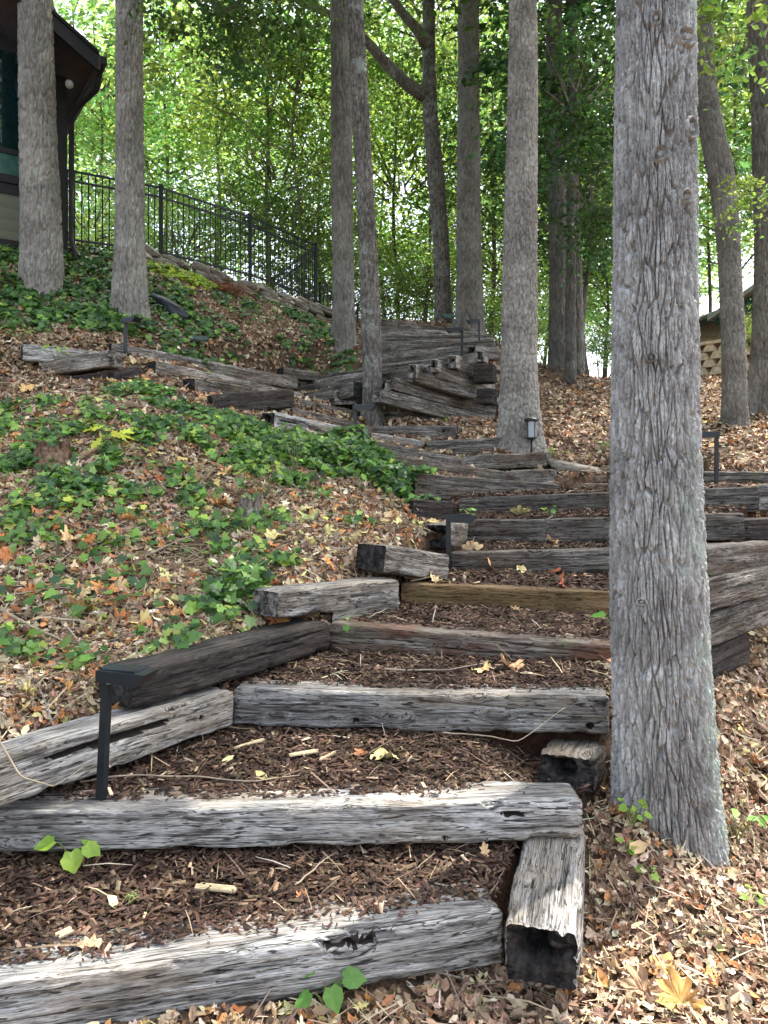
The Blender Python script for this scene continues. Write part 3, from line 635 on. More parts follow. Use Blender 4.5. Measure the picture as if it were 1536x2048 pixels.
gx, gy = np.meshgrid(GX, GY, indexing='ij'); gz = H(gx, gy); sm = ~np.isnan(steps_mask(gx, gy))
nx, ny = gx.shape; ii = (np.arange(nx - 1)[:, None] * ny + np.arange(ny - 1)[None])
Q = np.stack([ii, ii + ny, ii + ny + 1, ii + 1], -1).reshape(-1, 4)
gc = np.ones((nx * ny, 3)); gc[sm.ravel()] = (.42, .30, .27)
g = mk('ground', np.stack([gx, gy, gz], -1).reshape(-1, 3), [Q], M_GROUND, None, True, gc); tag(g, kind='structure')

# lake beyond the crest
mlake, nn, bb = nodes('lake_water'); bb.inputs['Base Color'].default_value = (.25, .38, .45, 1); bb.inputs['Roughness'].default_value = .12; bb.inputs['Specular IOR Level'].default_value = .8
mb = MB(); mb.add([[-600, 45, EYE - 5], [600, 45, EYE - 5], [600, 900, EYE - 5], [-600, 900, EYE - 5]], [[0, 1, 2, 3]])
tag(mb.build('water', mlake), kind='structure')

# ------------------------------------------------------------------ scattering of small leaf-like pieces
def frames(n, nrm, tilt, rng):
    """random rotation matrices whose local Z leans TILT from NRM"""
    z = nrm + rng.normal(size=(n, 3)) * np.asarray(tilt).reshape(-1, 1); z /= np.linalg.norm(z, axis=1)[:, None]
    a = rng.normal(size=(n, 3)); x = np.cross(a, z); x /= np.linalg.norm(x, axis=1)[:, None]; y = np.cross(z, x)
    return np.stack([x, y, z], -1)
def scatter(tmpl, pos, fr, size, curl, col, rng, colvar=.0, cup=0.0):
    """tmpl: (V (k,3), tris/quads list); one copy per position with its own curl"""
    TV, TF = tmpl; n = len(pos); k = len(TV)
    V = np.repeat(TV[None], n, 0).copy()
    c = np.asarray(curl).reshape(-1, 1)
    V[:, :, 2] += c * (V[:, :, 0] ** 2) * rng.uniform(-.4, 1.5, (n, 1)) + c * (V[:, :, 1] ** 2) * rng.uniform(-1, 1.5, (n, 1)) + cup * c * rng.normal(size=(n, k)) * .12
    V = V * np.asarray(size).reshape(-1, 1, 1)
    V = np.einsum('nij,nkj->nki', fr, V) + pos[:, None]
    Fs = [(f[None] + (np.arange(n) * k)[:, None, None]).reshape(-1, f.shape[1]) for f in TF]
    C = np.repeat(col[:, None], k, 1).reshape(-1, 3)
    return V.reshape(-1, 3), Fs, C
def merge(parts):
    Vs, Qs, Ts, Cs = [], [], [], []; o = 0
    for V, Fs, C in parts:
        for f in Fs: (Qs if f.shape[1] == 4 else Ts).append(f + o)
        Vs.append(V); Cs.append(C); o += len(V)
    out = []
    if Qs: out.append(np.vstack(Qs))
    if Ts: out.append(np.vstack(Ts))
    return np.vstack(Vs), out, np.vstack(Cs)
def fan(outline):
    o = np.array([(x, y, 0) for x, y in outline]); k = len(o)
    V = np.vstack([o, [[0, o[:, 1].mean(), .0]]]); return V, [np.array([[k, i, (i + 1) % k] for i in range(k)])]
def sym(half): return half + [(-x, y) for x, y in reversed(half[1:-1])] if half[0][0] == 0 else half + [(-x, y) for x, y in reversed(half)]
T_OVAL = (np.array([[-.5, 0, 0], [-.2, .24, .03], [.2, .22, .03], [.5, .02, 0], [.2, -.22, .03], [-.2, -.24, .03], [-.18, 0, -.02], [.2, 0, -.02]], float),
          [np.array([[6, 7, 2, 1], [5, 4, 7, 6]]), np.array([[0, 6, 1], [0, 5, 6], [7, 3, 2], [7, 4, 3]])])
def fan2(outline, k=3):
    o = []
    n_ = len(outline)
    for i in range(n_):
        a, b = np.array(outline[i]), np.array(outline[(i + 1) % n_]); o += [a, a * .5 + b * .5]
    o = np.array([(x, y, 0) for x, y in o]); m = len(o); c = np.array([0, o[:, 1].mean() * .5, 0]); Vs = [o]
    for j in range(1, k): Vs.append(c + (o - c) * (1 - j / k))
    V = np.vstack(Vs + [c[None]]); i = np.arange(m)
    Qs = [np.stack([i + j * m, (i + 1) % m + j * m, (i + 1) % m + (j + 1) * m, i + (j + 1) * m], -1) for j in range(k - 1)]
    # fold along the ribs, so the blade is not a plane
    a_ = np.arctan2(V[:, 1] - c[1], V[:, 0]); r_ = np.hypot(V[:, 0], V[:, 1] - c[1]); V[:, 2] = .10 * r_ * np.cos(a_ * 5 + .5) * (r_ > 0) - .05 * np.exp(-np.abs(V[:, 0]) / .04)
    return V, [np.vstack(Qs), np.stack([i * 0 + k * m, i + (k - 1) * m, (i + 1) % m + (k - 1) * m], -1)]
MAPLE = sym([(0, -.42), (.05, -.2), (.2, -.36), (.38, -.34), (.34, -.2), (.52, -.14), (.60, .02), (.46, .04), (.34, .08), (.46, .2), (.44, .38), (.30, .36), (.20, .28), (.16, .42), (.06, .5), (0, .62)])
T_MAPLE = fan(MAPLE)
OAK = sym([(0, -.5), (.05, -.3), (.2, -.24), (.12, -.1), (.3, .0), (.16, .12), (.26, .28), (.12, .3), (0, .52)])
T_OAK = fan(OAK)
IVYO = sym([(0, -.28), (.16, -.4), (.42, -.28), (.34, -.06), (.48, .14), (.22, .2), (0, .6)])
T_IVY = fan(IVYO)
T_LEAF = (np.array([[0, -.5, 0], [.24, -.1, .07], [.2, .2, .06], [0, .55, 0], [-.2, .2, .06], [-.24, -.1, .07], [0, .1, -.02]], float),
          [np.array([[0, 1, 2, 6], [6, 2, 3, 4], [0, 6, 4, 5]])])
T_TLEAF = (np.array([[0, -.5, 0], [.27, 0, .08], [0, .5, 0], [-.27, 0, .08]], float), [np.array([[0, 1, 2], [0, 2, 3]])])
T_CHIP = (np.array([[-.5, -.1, 0], [.45, -.16, 0], [.5, .12, 0], [-.4, .16, 0], [-.35, .0, .09], [.35, .02, .1]], float),
          [np.array([[0, 1, 5, 4], [2, 3, 4, 5]]), np.array([[1, 2, 5], [3, 0, 4]])])
T_NEEDLE = (np.array([[-.5, -.012, 0], [0, -.014, .05], [.5, -.006, 0], [.5, .006, 0], [0, .014, .05], [-.5, .012, 0]], float), [np.array([[0, 1, 4, 5], [1, 2, 3, 4]])])

def gnormal(x, y):
    e = .06; a = (H(x + e, y) - H(x - e, y)) / (2 * e); b = (H(x, y + e) - H(x, y - e)) / (2 * e)
    a = np.clip(a, -1.2, 1.2); b = np.clip(b, -1.2, 1.2)
    n = np.stack([-a, -b, np.ones_like(a)], -1); return n / np.linalg.norm(n, axis=1)[:, None]
def pal(n, cols, wts, rng, var=.18):
    c = np.array(cols)[rng.choice(len(cols), n, p=np.array(wts) / sum(wts))]
    return np.clip(c * np.exp(rng.normal(size=(n, 1)) * var) * np.exp(rng.normal(size=(n, 3)) * .05), 0, .9)

TIEBOX = []
for o in bpy.data.objects:
    if o.name.startswith('railroad_tie'):
        bb_ = np.array([v[:] for v in o.bound_box]); TIEBOX.append((np.array(o.matrix_world.inverted()), bb_.min(0), bb_.max(0), o))
def inside_tie(p, pad=0.0):
    m = np.zeros(len(p), bool); p4 = np.hstack([p, np.ones((len(p), 1))])
    for Mi, lo, hi, _ in TIEBOX:
        q = (p4 @ Mi.T)[:, :3]; m |= ((q > lo - pad) & (q < hi + pad)).all(1)
    return m
def region(x0, x1, y0, y1, n, rng):
    x = rng.uniform(x0, x1, n); y = rng.uniform(y0, y1, n); return x, y
def ring(n, r0, r1, a0, a1, rng):
    r = np.sqrt(rng.uniform(r0 ** 2, r1 ** 2, n)); a = R(1) * rng.uniform(a0, a1, n); return r * np.sin(a), r * np.cos(a)

rng = np.random.default_rng(11)
LIT = []; SOIL = ginter(385, 1112, 3.2)[0]
BROWN = [(.26, .17, .11), (.37, .26, .165), (.155, .095, .06), (.49, .38, .26), (.46, .21, .085), (.60, .50, .35), (.56, .48, .20)]
for (n, r0, r1, smin, smax) in ((46000, .9, 4.4, .018, .058), (42000, 4.4, 8.0, .03, .095), (34000, 8.0, 14.0, .05, .11), (26000, 14, 24, .07, .14)):
    x, y = ring(n, r0, r1, -42, 42, rng)
    keep = np.isnan(steps_mask(x, y)); x, y = x[keep], y[keep]
    z = H(x, y); nr = gnormal(x, y); n2 = len(x)
    pos = np.stack([x, y, z + rng.uniform(.0, .03, n2)], -1)
    left = x < .1 * y - .3
    col = pal(n2, BROWN, [4, 4, 3.5, 2.4, .8, 1.0, .1], rng, .25)
    lc = pal(n2, BROWN, [2.8, 3.5, 2.8, 2.6, 2.8, 1.8, 1.6], rng, .25); col = np.where((left & (y < 9))[:, None], lc, col)
    kind = rng.uniform(size=n2); fr = frames(n2, nr, rng.uniform(.08, .55, n2), rng)
    sz = rng.uniform(smin, smax, n2); keep = ~inside_tie(pos, .01) & (np.hypot(x - SOIL[0], (y - SOIL[1]) * .7) > .17 + .12 * noise(x * 6, y * 6, 1))
    for T, lo, hi in ((T_OVAL, 0, .78), (T_OAK, .78, .93), (T_MAPLE, .93, 1.0)):
        m = (kind >= lo) & (kind < hi) & keep; s2 = sz[m] * (1 if T is T_OVAL else 1.25)
        LIT.append(scatter(T, pos[m], fr[m], s2, rng.uniform(.1, 1.3, m.sum()), col[m], rng, cup=1.0))
for (xa, xb, ya, yb, n) in ((-3, -.6, 11.3, 15, 5000), (-6, -2, 11, 14.5, 4000), (-6, -3, 8.4, 10.6, 3500), (.1, 1.6, 9.2, 11, 1500), (-2.4, -.2, 8.2, 11.2, 2500)):
    x, y = region(xa, xb, ya, yb, n, rng); z = H(x, y); nr = gnormal(x, y); pos = np.stack([x, y, z], -1) + nr * .02; keep = ~inside_tie(pos, .01); k_ = keep.sum()
    LIT.append(scatter(T_OVAL, pos[keep], frames(k_, nr[keep], .4, rng), rng.uniform(.05, .11, k_), rng.uniform(.2, 1.5, k_), pal(k_, BROWN, [4, 4, 3.5, 2.4, .5, 1.0, .05], rng, .25), rng, cup=1.0))
V, Fs, C = merge(LIT)
tag(mk('leaf_litter', V, Fs, M_LITTER, None, False, C), 'brown and tan dead leaves covering the whole slope', 'leaf litter', kind='stuff')
# thin straw and twigs in the litter
x, y = ring(26000, .9, 9, -42, 42, rng); z = H(x, y); nr = gnormal(x, y); n2 = len(x)
pos = np.stack([x, y, z + rng.uniform(.005, .03, n2)], -1); keep = ~inside_tie(pos, .005) & (np.isnan(steps_mask(x, y)) | (rng.uniform(size=n2) < .13))
V, Fs, C = scatter(T_NEEDLE, pos[keep], frames(keep.sum(), nr[keep], .25, rng), rng.uniform(.05, .22, keep.sum()), 0, pal(keep.sum(), [(.42, .32, .2), (.2, .13, .09), (.5, .44, .34)], [3, 3, 1], rng), rng)
tag(mk('pine_straw', V, Fs, M_LITTER, None, False, C), 'thin dry needles and stalks strewn among the leaves', 'pine straw', kind='stuff')
# mulch chips on the treads
x = rng.uniform(-2.2, 3.2, 210000); y = rng.uniform(2.2, 8.3, 210000); keep = ~np.isnan(steps_mask(x, y)) & (rng.uniform(size=len(x)) < np.clip(4.2 / y, .35, 1) ** 1.2)
x, y = x[keep], y[keep]; z = H(x, y); n2 = len(x)
pos = np.stack([x, y, z + rng.uniform(0, .016, n2)], -1)
V, Fs, C = scatter(T_CHIP, pos, frames(n2, np.array([[0, 0, 1.]]), rng.uniform(.1, .5, n2), rng), rng.uniform(.06, 1, n2) ** 1.6 * .055 * (1 + (y > 5) * .4) + .006, rng.uniform(0, .6, n2),
                   pal(n2, [(.066, .040, .027), (.105, .066, .043), (.038, .024, .018), (.17, .115, .075), (.34, .25, .17)], [4, 3.5, 3, .8, .3], rng, .3), rng)
tag(mk('bark_mulch', V, Fs, M_LITTER, None, False, C), 'dark reddish brown bark mulch filling the treads', 'mulch', kind='stuff')
# chips strewn onto the lowest two timbers
CH = []
for key, cnt in (('T1', 420), ('T2', 50), ('T3', 60), ('T4', 60)):
    t_ = TT[key]; A_, B_ = P(*t_[1]), P(*t_[2]); e_ = (B_ - A_) / np.linalg.norm(B_ - A_); L_ = np.linalg.norm(B_ - A_)
    s_ = rng.uniform(.15, .98, cnt) * L_; q_ = t_[4] * (1 - .8 * rng.uniform(0, 1, cnt) ** 2); qv = np.array([-e_[1], e_[0], 0])
    pos = A_ + e_ * s_[:, None] + qv * q_[:, None] + [0, 0, .007]
    CH.append(scatter(T_CHIP, pos, frames(cnt, np.array([[0, 0, 1.]]), .12, rng), rng.uniform(.008, .032, cnt), .2, pal(cnt, [(.075, .038, .028), (.12, .062, .045)], [1, 1], rng, .3), rng))
V, Fs, C = merge(CH)
tag(mk('bark_mulch', V, Fs, M_LITTER, None, False, C), 'loose bark chips scattered on top of the lowest timbers', 'mulch', kind='stuff')

# ------------------------------------------------------------------ ivy
def blob(px, py, r, n, d0=3.2):
    c = ginter(px, py, d0)[0]
    if np.isnan(c[0]): c = P(px, py, 12)
    a = rng.uniform(0, 2 * math.pi, n); q = r * np.sqrt(rng.uniform(0, 1, n)) * (1 + .35 * noise(np.cos(a) * 1.5 + px, np.sin(a) * 1.5 + py, 0))
    return np.stack([c[0] + q * np.cos(a), c[1] + q * np.sin(a)], -1)
IV_NEAR = [(40, 980, .75, 1500), (150, 905, .6, 1100), (60, 850, .6, 900), (250, 960, .35, 450), (20, 1040, .45, 350), (240, 1090, .16, 70), (210, 850, .45, 380), (300, 870, .35, 280), (300, 790, .28, 260),
           (400, 880, .42, 500), (480, 870, .42, 520), (300, 1060, .25, 130), (420, 1000, .35, 330), (500, 925, .5, 800), (560, 940, .45, 650), (430, 1060, .22, 160), (480, 1110, .2, 110), (600, 900, .42, 600),
           (690, 915, .40, 700), (740, 945, .36, 700), (790, 975, .32, 600), (650, 940, .35, 500), (840, 1010, .18, 150), (500, 1190, .24, 190), (460, 1230, .22, 180), (430, 1160, .14, 60), (560, 1130, .14, 80),
           (60, 1310, .18, 60), (160, 1330, .14, 40), (330, 1300, .12, 25), (620, 985, .25, 140), (700, 1060, .2, 40), (520, 1050, .3, 120), (100, 1180, .5, 90), (280, 1220, .5, 90), (350, 1130, .5, 70), (120, 1090, .4, 90)]
IV_FAR = [(60, 560, 1.1, 2400), (20, 620, .9, 1600), (180, 570, 1.0, 2600), (150, 620, .9, 2000), (60, 650, .5, 500), (200, 640, .5, 500), (330, 665, .7, 900), (400, 690, .6, 500), (460, 680, .4, 150), (240, 520, .8, 1500), (330, 590, .45, 500),
          (350, 620, .35, 260), (400, 650, .4, 300), (560, 620, .5, 260), (520, 630, .4, 150), (600, 640, .5, 600), (640, 670, .3, 260), (580, 700, .22, 160), (600, 725, .2, 130), (680, 735, .25, 140), (440, 560, .35, 160), (470, 615, .5, 260), (20, 500, .8, 900), (110, 520, .8, 1300), (640, 740, .4, 120)]
def ivy(blobs, s0, s1, colr, nm, label, dens=.03, amp=3.0, hh=.10):
    xy = np.vstack([blob(*b, **({'d0': 8.0} if b[1] < 760 else {})) for b in blobs]); x, y = xy[:, 0], xy[:, 1]
    keep = np.isnan(steps_mask(x, y)) & (rng.uniform(size=len(x)) < np.clip(.45 + amp * fbm(x * 2.6, y * 2.6, 4, o=3), dens, 1)); x, y = x[keep], y[keep]; n = len(x)
    z = H(x, y); nr = gnormal(x, y)
    pos = np.stack([x, y, z], -1) + nr * (rng.uniform(.015, hh, n))[:, None]
    # foliage that meets a timber climbs on it rather than sinking in
    ins = inside_tie(pos, .0)
    for _ in range(6):
        pos[ins, 2] += .05; pos[ins, 1] -= .02; ins = inside_tie(pos, .0)
    keep = ~ins; pos = pos[keep]; nr = nr[keep]; n = len(pos)
    look = nr * .6 + np.array([0, -.35, .5])
    return scatter(T_IVY, pos, frames(n, look / np.linalg.norm(look, axis=1)[:, None], .35, rng), rng.uniform(s0, s1, n), rng.uniform(-.3, .6, n), pal(n, *colr, rng, .22), rng)
GRN = [(.055, .13, .025), (.10, .21, .035), (.18, .32, .05), (.36, .44, .08), (.035, .09, .028)]
IV_CL = [(700, 915, .32, 520), (745, 945, .27, 420), (655, 915, .2, 200), (790, 975, .24, 300), (560, 910, .26, 220), (500, 1180, .16, 120), (460, 1215, .16, 110)]
IV_BAND = [(240, 790, .2, 110), (335, 818, .22, 160), (395, 838, .24, 220), (455, 852, .26, 260), (510, 872, .24, 220)]
V, Fs, C = merge([ivy(IV_NEAR, .045, .10, (GRN, [3.0, 4, 2.4, .9, 2.2]), '', ''), ivy(IV_CL, .05, .10, (GRN, [3.5, 3, 1.2, .25, 3.5]), '', '', .9, .5, .19), ivy(IV_BAND, .05, .09, (GRN, [3.5, 3, 1.2, .25, 3]), '', '', .8, .5, .10)])
tag(mk('ivy', V, Fs, M_IVY, None, False, C), 'green ivy trailing over the leafy bank beside the stairs', 'ivy', kind='stuff')
V, Fs, C = merge([ivy(IV_FAR, .06, .12, (GRN, [4, 3.5, 1.2, .2, 3]), '', '', .12)])
tag(mk('ivy', V, Fs, M_IVY, None, False, C), 'dark green ivy around the two trunks on the upper left slope', 'ivy', kind='stuff')
# sunlit yellow green ground cover under the stone wall
V, Fs, C = ivy([(345, 548, .55, 900), (385, 560, .4, 500), (310, 545, .35, 300), (370, 575, .3, 120)], .07, .12, ([(.28, .40, .04), (.42, .50, .06), (.16, .28, .04)], [3, 3, 2]), '', '')
tag(mk('ground_cover', V, Fs, M_SEED, None, False, C), 'bright yellow green low plants below the fieldstone wall', 'ground cover', kind='stuff')

m = MB()
for k in range(90):
    b_ = IV_NEAR[k % len(IV_NEAR)]; c = ginter(b_[0], b_[1], 3.2)[0]; a = rng.uniform(0, 6.28); x, y = c[0] + rng.normal() * b_[2] * .5, c[1] + rng.normal() * b_[2] * .5; pts = []
    for q in range(14):
        pts.append((x, y)); a += rng.normal() * .5; x += math.cos(a) * .06; y += math.sin(a) * .06
    xy = np.array(pts); z = H(xy[:, 0], xy[:, 1]) + .035 + .03 * noise(np.arange(14) * .5, k, 0)
    m.tube(np.column_stack([xy, z]), np.linspace(.0045, .002, 14), 4, False)
tag(m.build('ivy_vines', plain('vine_stem', (.27, .22, .11), .8), smooth=True), 'thin brownish vine stems winding through the ivy and leaves', 'vine stems', kind='stuff')
T_STICK = (np.array([[-.5, -.011, 0], [0, -.013, .02], [.5, -.005, 0], [.5, .005, 0], [0, .013, .02], [-.5, .011, 0], [-.5, 0, .014], [0, 0.0, .036], [.5, 0, .006]], float), [np.array([[0, 1, 7, 6], [1, 2, 8, 7], [6, 7, 4, 5], [7, 8, 3, 4]])])
x, y = ring(1100, 1.2, 10, -42, 42, rng); keep = np.isnan(steps_mask(x, y)); x, y = x[keep], y[keep]; pos = np.stack([x, y, H(x, y) + .03], -1); nr = gnormal(x, y); keep = ~inside_tie(pos, .01)
V, Fs, C = scatter(T_STICK, pos[keep], frames(keep.sum(), nr[keep], .12, rng), rng.uniform(.12, .42, keep.sum()), 0, pal(keep.sum(), [(.24, .19, .14), (.12, .085, .06), (.40, .34, .26)], [2, 2, 1], rng), rng)
tag(mk('fallen_twigs', V, Fs, M_LITTER, None, False, C), 'small grey and brown twigs lying in the leaf litter', 'twigs', kind='stuff')

# ------------------------------------------------------------------ tree trunks
def trunk_mesh(path, rad, nu, nv, cw, ch, depth, seed, flare=None, knots=(), warp=.5, e0=.3, zoff=.1):
    path = np.array(path, float); L_ = np.concatenate([[0], np.cumsum(np.linalg.norm(np.diff(path, axis=0), axis=1))])
    t = np.linspace(0, L_[-1], nv)
    # smooth interpolation of the centre line
    def interp(a):
        f = np.interp(t, L_, a); k = max(1, nv // 40) | 1
        if k > 1: fp = np.pad(f, k, mode='reflect', reflect_type='odd'); f = np.convolve(fp, np.ones(2 * k + 1) / (2 * k + 1), 'valid')
        return f
    c = np.stack([interp(path[:, i]) for i in range(3)], 1); r = interp(np.array(rad, float))
    th = np.arange(nu) / nu * 2 * math.pi
    TH, ZZ = np.meshgrid(th, t)
    RR = np.repeat(r[:, None], nu, 1)
    if flare is not None:
        for (a, amt, hh, wd) in flare:
            da = np.angle(np.exp(1j * (TH - R(a)))); RR = RR + amt * np.exp(-(da / wd) ** 2) * np.exp(-ZZ / hh)
    zg = np.maximum(ZZ - zoff, 0); rm = np.median(rad)
    RR = RR + .42 * rm * np.exp(-zg / (1.5 * rm)) * (.35 + .65 * sstep(-.3, .6, noise(np.cos(TH) * 1.6 + seed, np.sin(TH) * 1.6, 2.2)))
    per = max(5, int(round(2 * math.pi * np.median(rad) / cw))); u = TH / (2 * math.pi) * per
    px_, py_ = np.cos(TH), np.sin(TH)
    v = ZZ / ch
    wu = warp * noise(px_ * 2.2 + seed, py_ * 2.2, ZZ * 2.5 / (ch * 5)) + .35 * noise(px_ * 6 + seed, py_ * 6, ZZ * 1.2 / ch)
    f1, f2 = voro(u + wu, v + .25 * noise(px_ * 4, py_ * 4, v), per, seed)
    f3, f4 = voro(2 * u + wu + 7.7, 1.7 * v + .5, per * 2, seed + 50)
    ridge = sstep(.03, e0 * (.7 + .9 * (noise(u * .7, v * 1.1, seed) + .5)), f2 - f1) * .68 + sstep(.03, .25, f4 - f3) * .32
    fine = fbm(px_ * r[:, None] * 60 + seed, py_ * r[:, None] * 60, ZZ * 16, o=3)
    lump = .03 * r[:, None] * fbm(px_ * 1.2 + seed, py_ * 1.2, ZZ * 1.1, o=3)
    chip = fbm(px_ * r[:, None] * 110, py_ * r[:, None] * 110 + seed, ZZ * 70, o=2)
    D = depth * (ridge - .8) + depth * .26 * fine + depth * .16 * chip + lump
    for (a, z0, rx, rz) in knots:
        da = np.angle(np.exp(1j * (TH - R(a)))) * RR; rr = np.hypot(da / (rx * 1.15), (ZZ - z0) / (rz * 1.15))
        m = 1 - sstep(.75, 1.15, rr)
        kp = depth * (.2 + .55 * np.sin(rr * 10 + 1.5 * noise(da * 30, ZZ * 30, 3)) * sstep(.1, .4, rr) + .35 * fine) + .002 * np.exp(-(rr / .9) ** 2) - .008 * np.exp(-((rr - 1.02) / .10) ** 2)
        D = D * (1 - m) + kp * m
    RR = RR + D
    V = np.stack([c[:, 0][:, None] + RR * np.cos(TH), c[:, 1][:, None] + RR * np.sin(TH), np.repeat(c[:, 2][:, None], nu, 1)], -1).reshape(-1, 3)
    i = np.arange(nv - 1)[:, None] * nu; j = np.arange(nu)[None]
    return V, np.stack([i + j, i + (j + 1) % nu, i + nu + (j + 1) % nu, i + nu + j], -1).reshape(-1, 4)
def limb_path(a, b, sag, n=10, wob=.1, seed=0):
    a = np.array(a, float); b = np.array(b, float); t = np.linspace(0, 1, n)[:, None]
    p = a + (b - a) * t; p[:, 2] += sag * np.sin(t[:, 0] * math.pi)
    p += wob * np.stack([noise(t[:, 0] * 3, seed + k, .5) for k in range(3)], 1) * np.sin(t * math.pi); return p

def crown_template(seed, nclus, per, ls, flat=.55, r=1.0):
    """leaf mesh of a crown of unit radius; clusters of leaves in drooping sprays, plus the twigs that carry them"""
    g = np.random.default_rng(seed); parts = []; tw = MB()
    d = g.normal(size=(nclus, 3)); d /= np.linalg.norm(d, axis=1)[:, None]
    rad = g.uniform(.25, 1, nclus) ** .6 * (1 + .35 * noise(d[:, 0] * 1.7 + seed, d[:, 1] * 1.7, d[:, 2] * 1.7))
    cs = d * rad[:, None]
    P_ = []; NN = []; CC = []
    for i, c in enumerate(cs):
        k = int(per * g.uniform(.5, 1.5)); cr = g.uniform(.10, .22)
        out = c / (np.linalg.norm(c) + 1e-6)
        q = g.normal(size=(k, 3)) * cr * np.array([1, 1, flat])
        q[:, 2] -= .25 * (q[:, 0] ** 2 + q[:, 1] ** 2) / cr
        P_.append(c + q); nn_ = np.array([0, 0, 1.]) * .8 + out * .4 + g.normal(size=(k, 3)) * .45; NN.append(nn_ / np.linalg.norm(nn_, axis=1)[:, None])
        tone = g.uniform(.55, 1.5); CC.append(np.repeat(np.array([[.076, .132, .046]]) * tone, k, 0) * np.exp(g.normal(size=(k, 1)) * .2) * np.array([[g.uniform(.8, 1.35), 1, g.uniform(.7, 1.2)]]))
        if i % 4 == 0:
            a = c * .25 + np.array([0, 0, -.3]); tw.tube([a, a * .5 + c * .5 + g.normal(size=3) * .05, c], [.014, .008, .002], 4, False)
            for _ in range(2):
                b = c + g.normal(size=3) * cr; tw.tube([c * .8 + a * .2, b], [.004, .0015], 3, False)
    P_ = np.vstack(P_); n = len(P_); NN = np.vstack(NN); CC = np.vstack(CC)
    fr = frames(n, NN, .25, g)
    V, Fs, C = scatter(T_TLEAF, P_, fr, g.uniform(.7, 1.3, n) * ls, 0, CC, g)
    a = mk('crown', V, Fs, M_LEAF, None, False, C); b = tw.build('branches', M_BARKF)
    for o in (a, b): S.collection.objects.unlink(o)
    return a.data, b.data
CR = [crown_template(21, 72, 60, .066), crown_template(22, 84, 54, .060), crown_template(23, 62, 66, .070, .4), crown_template(24, 95, 46, .058, .7), crown_template(25, 34, 16, .15), crown_template(26, 60, 34, .095)]
def add_crown(root, loc, size, which, tint, rz, name='crown', br=True, rx=0):
    for k, (nm, me) in enumerate((('crown', CR[which][0]), ('branches', CR[which][1]))):
        if k and not br: continue
        o = bpy.data.objects.new(nm, me); link(o, root)
        o.location = Vector(tuple(loc)) - root.location; o.scale = size if hasattr(size, '__len__') else (size,) * 3; o.rotation_euler = (rx, 0, rz)
        o.color = (*tint, 1) if k == 0 else (1, 1, 1, 1)
def tree(name, label, pts, mat, nu, nv, cw, ch, depth, seed, crowns=(), flare=None, knots=(), limbs=(), tint=.88, group=None, top=None, toprad=.6, sink=.4, warp=.5, e0=.2):
    """pts: (col_left, col_right, row, metres) of the trunk's two edges, from the base up"""
    path = []; rad = []
    for l, r_, py, d in pts:
        c = P((l + r_) / 2, py, d); path.append(c); rad.append((r_ - l) / 2 / F * d)
    path[0] = path[0] - np.array([0, 0, sink])
    if top:   # carry the trunk on above the frame
        e = path[-1] - path[-2]; e = e / np.linalg.norm(e); e[0] *= .6; e[1] *= .6; k = 3
        for i in range(1, k + 1): path.append(path[-1] + e * (top - path[-1][2] if i == k else (top - path[-1][2]) / (k + 1 - i) / max(e[2], .5))); rad.append(rad[len(pts) - 1] * (1 - (1 - toprad) * i / k))
    root = empty(name, path[0], label, 'tree', group)
    V, Q = trunk_mesh(path, rad, nu, nv, cw, ch, depth, seed, flare, knots, warp, e0, max(0, sink - .1))
    t = mk('trunk', V - path[0], [Q], mat, root); t.color = (tint, tint, tint, 1)
    for (p, radii, k) in limbs:
        m = MB(); m.tube(np.array(p) - path[0], radii, k); lo = m.build('limb', mat, root, smooth=True); lo.color = (tint, tint, tint, 1)
    for (x, y, z, s, w_, tc, rz) in crowns:
        if s > 3: s *= .82
        add_crown(root, (x, y, z), s, w_, tc, rz)
    return root
GR = [(1.35, 1.35, 1.2), (2.1, 2.0, 1.6), (.85, .95, .9), (2.9, 2.75, 3.4), (.6, .75, .85)]  # crown tints: pale ones put haze and sky light, dark ones shade, into leaf colour

# the big foreground tree
DH = 3.45
def kz(py, d=DH): return EYE - (py - HY) / F * d
zb = kz(1740) - .15
def ka(px, py, cx): # angle on the trunk for a knot seen at column px
    r = .195; dx = (px - cx) / F * DH; dx = max(-.78, min(.72, dx / r)); return math.degrees(-math.acos(dx))
tree('deciduous_tree', 'large pale grey tree with deeply furrowed bark in the right foreground',
     [(1262, 1442, 1740, 3.42), (1250, 1432, 1600, DH), (1238, 1420, 1450, DH), (1228, 1408, 1250, DH), (1227, 1398, 1000, DH), (1229, 1391, 800, DH), (1231, 1388, 600, DH), (1235, 1386, 300, DH), (1238, 1384, 60, DH), (1240, 1384, -120, DH)],
     M_BARKH, 720, 2600, .025, .22, .032, 5, top=11.5,
     flare=[(190, .22, .36, .45), (-50, .08, .16, .4), (-110, .05, .2, .35), (0, .06, .2, .4), (60, .1, .25, .6), (130, .1, .25, .5)],
     knots=[(ka(1350, 120, 1311), kz(118) - zb, .05, .04), (ka(1283, 85, 1311), kz(85) - zb, .022, .03), (ka(1290, 345, 1309), kz(345) - zb, .035, .035), (ka(1360, 285, 1309), kz(290) - zb, .035, .05), (ka(1345, 425, 1309), kz(425) - zb, .028, .03),
            (ka(1275, 732, 1310), kz(732) - zb, .022, .02), (ka(1262, 1198, 1316), kz(1198) - zb, .022, .016)],
     crowns=[(1.6, 4.2, 12.5, 4.2, 0, GR[0], .3), (.2, 5.5, 14, 3.6, 1, GR[0], 1.2)], warp=.5, e0=.17, sink=.15, tint=1.06)
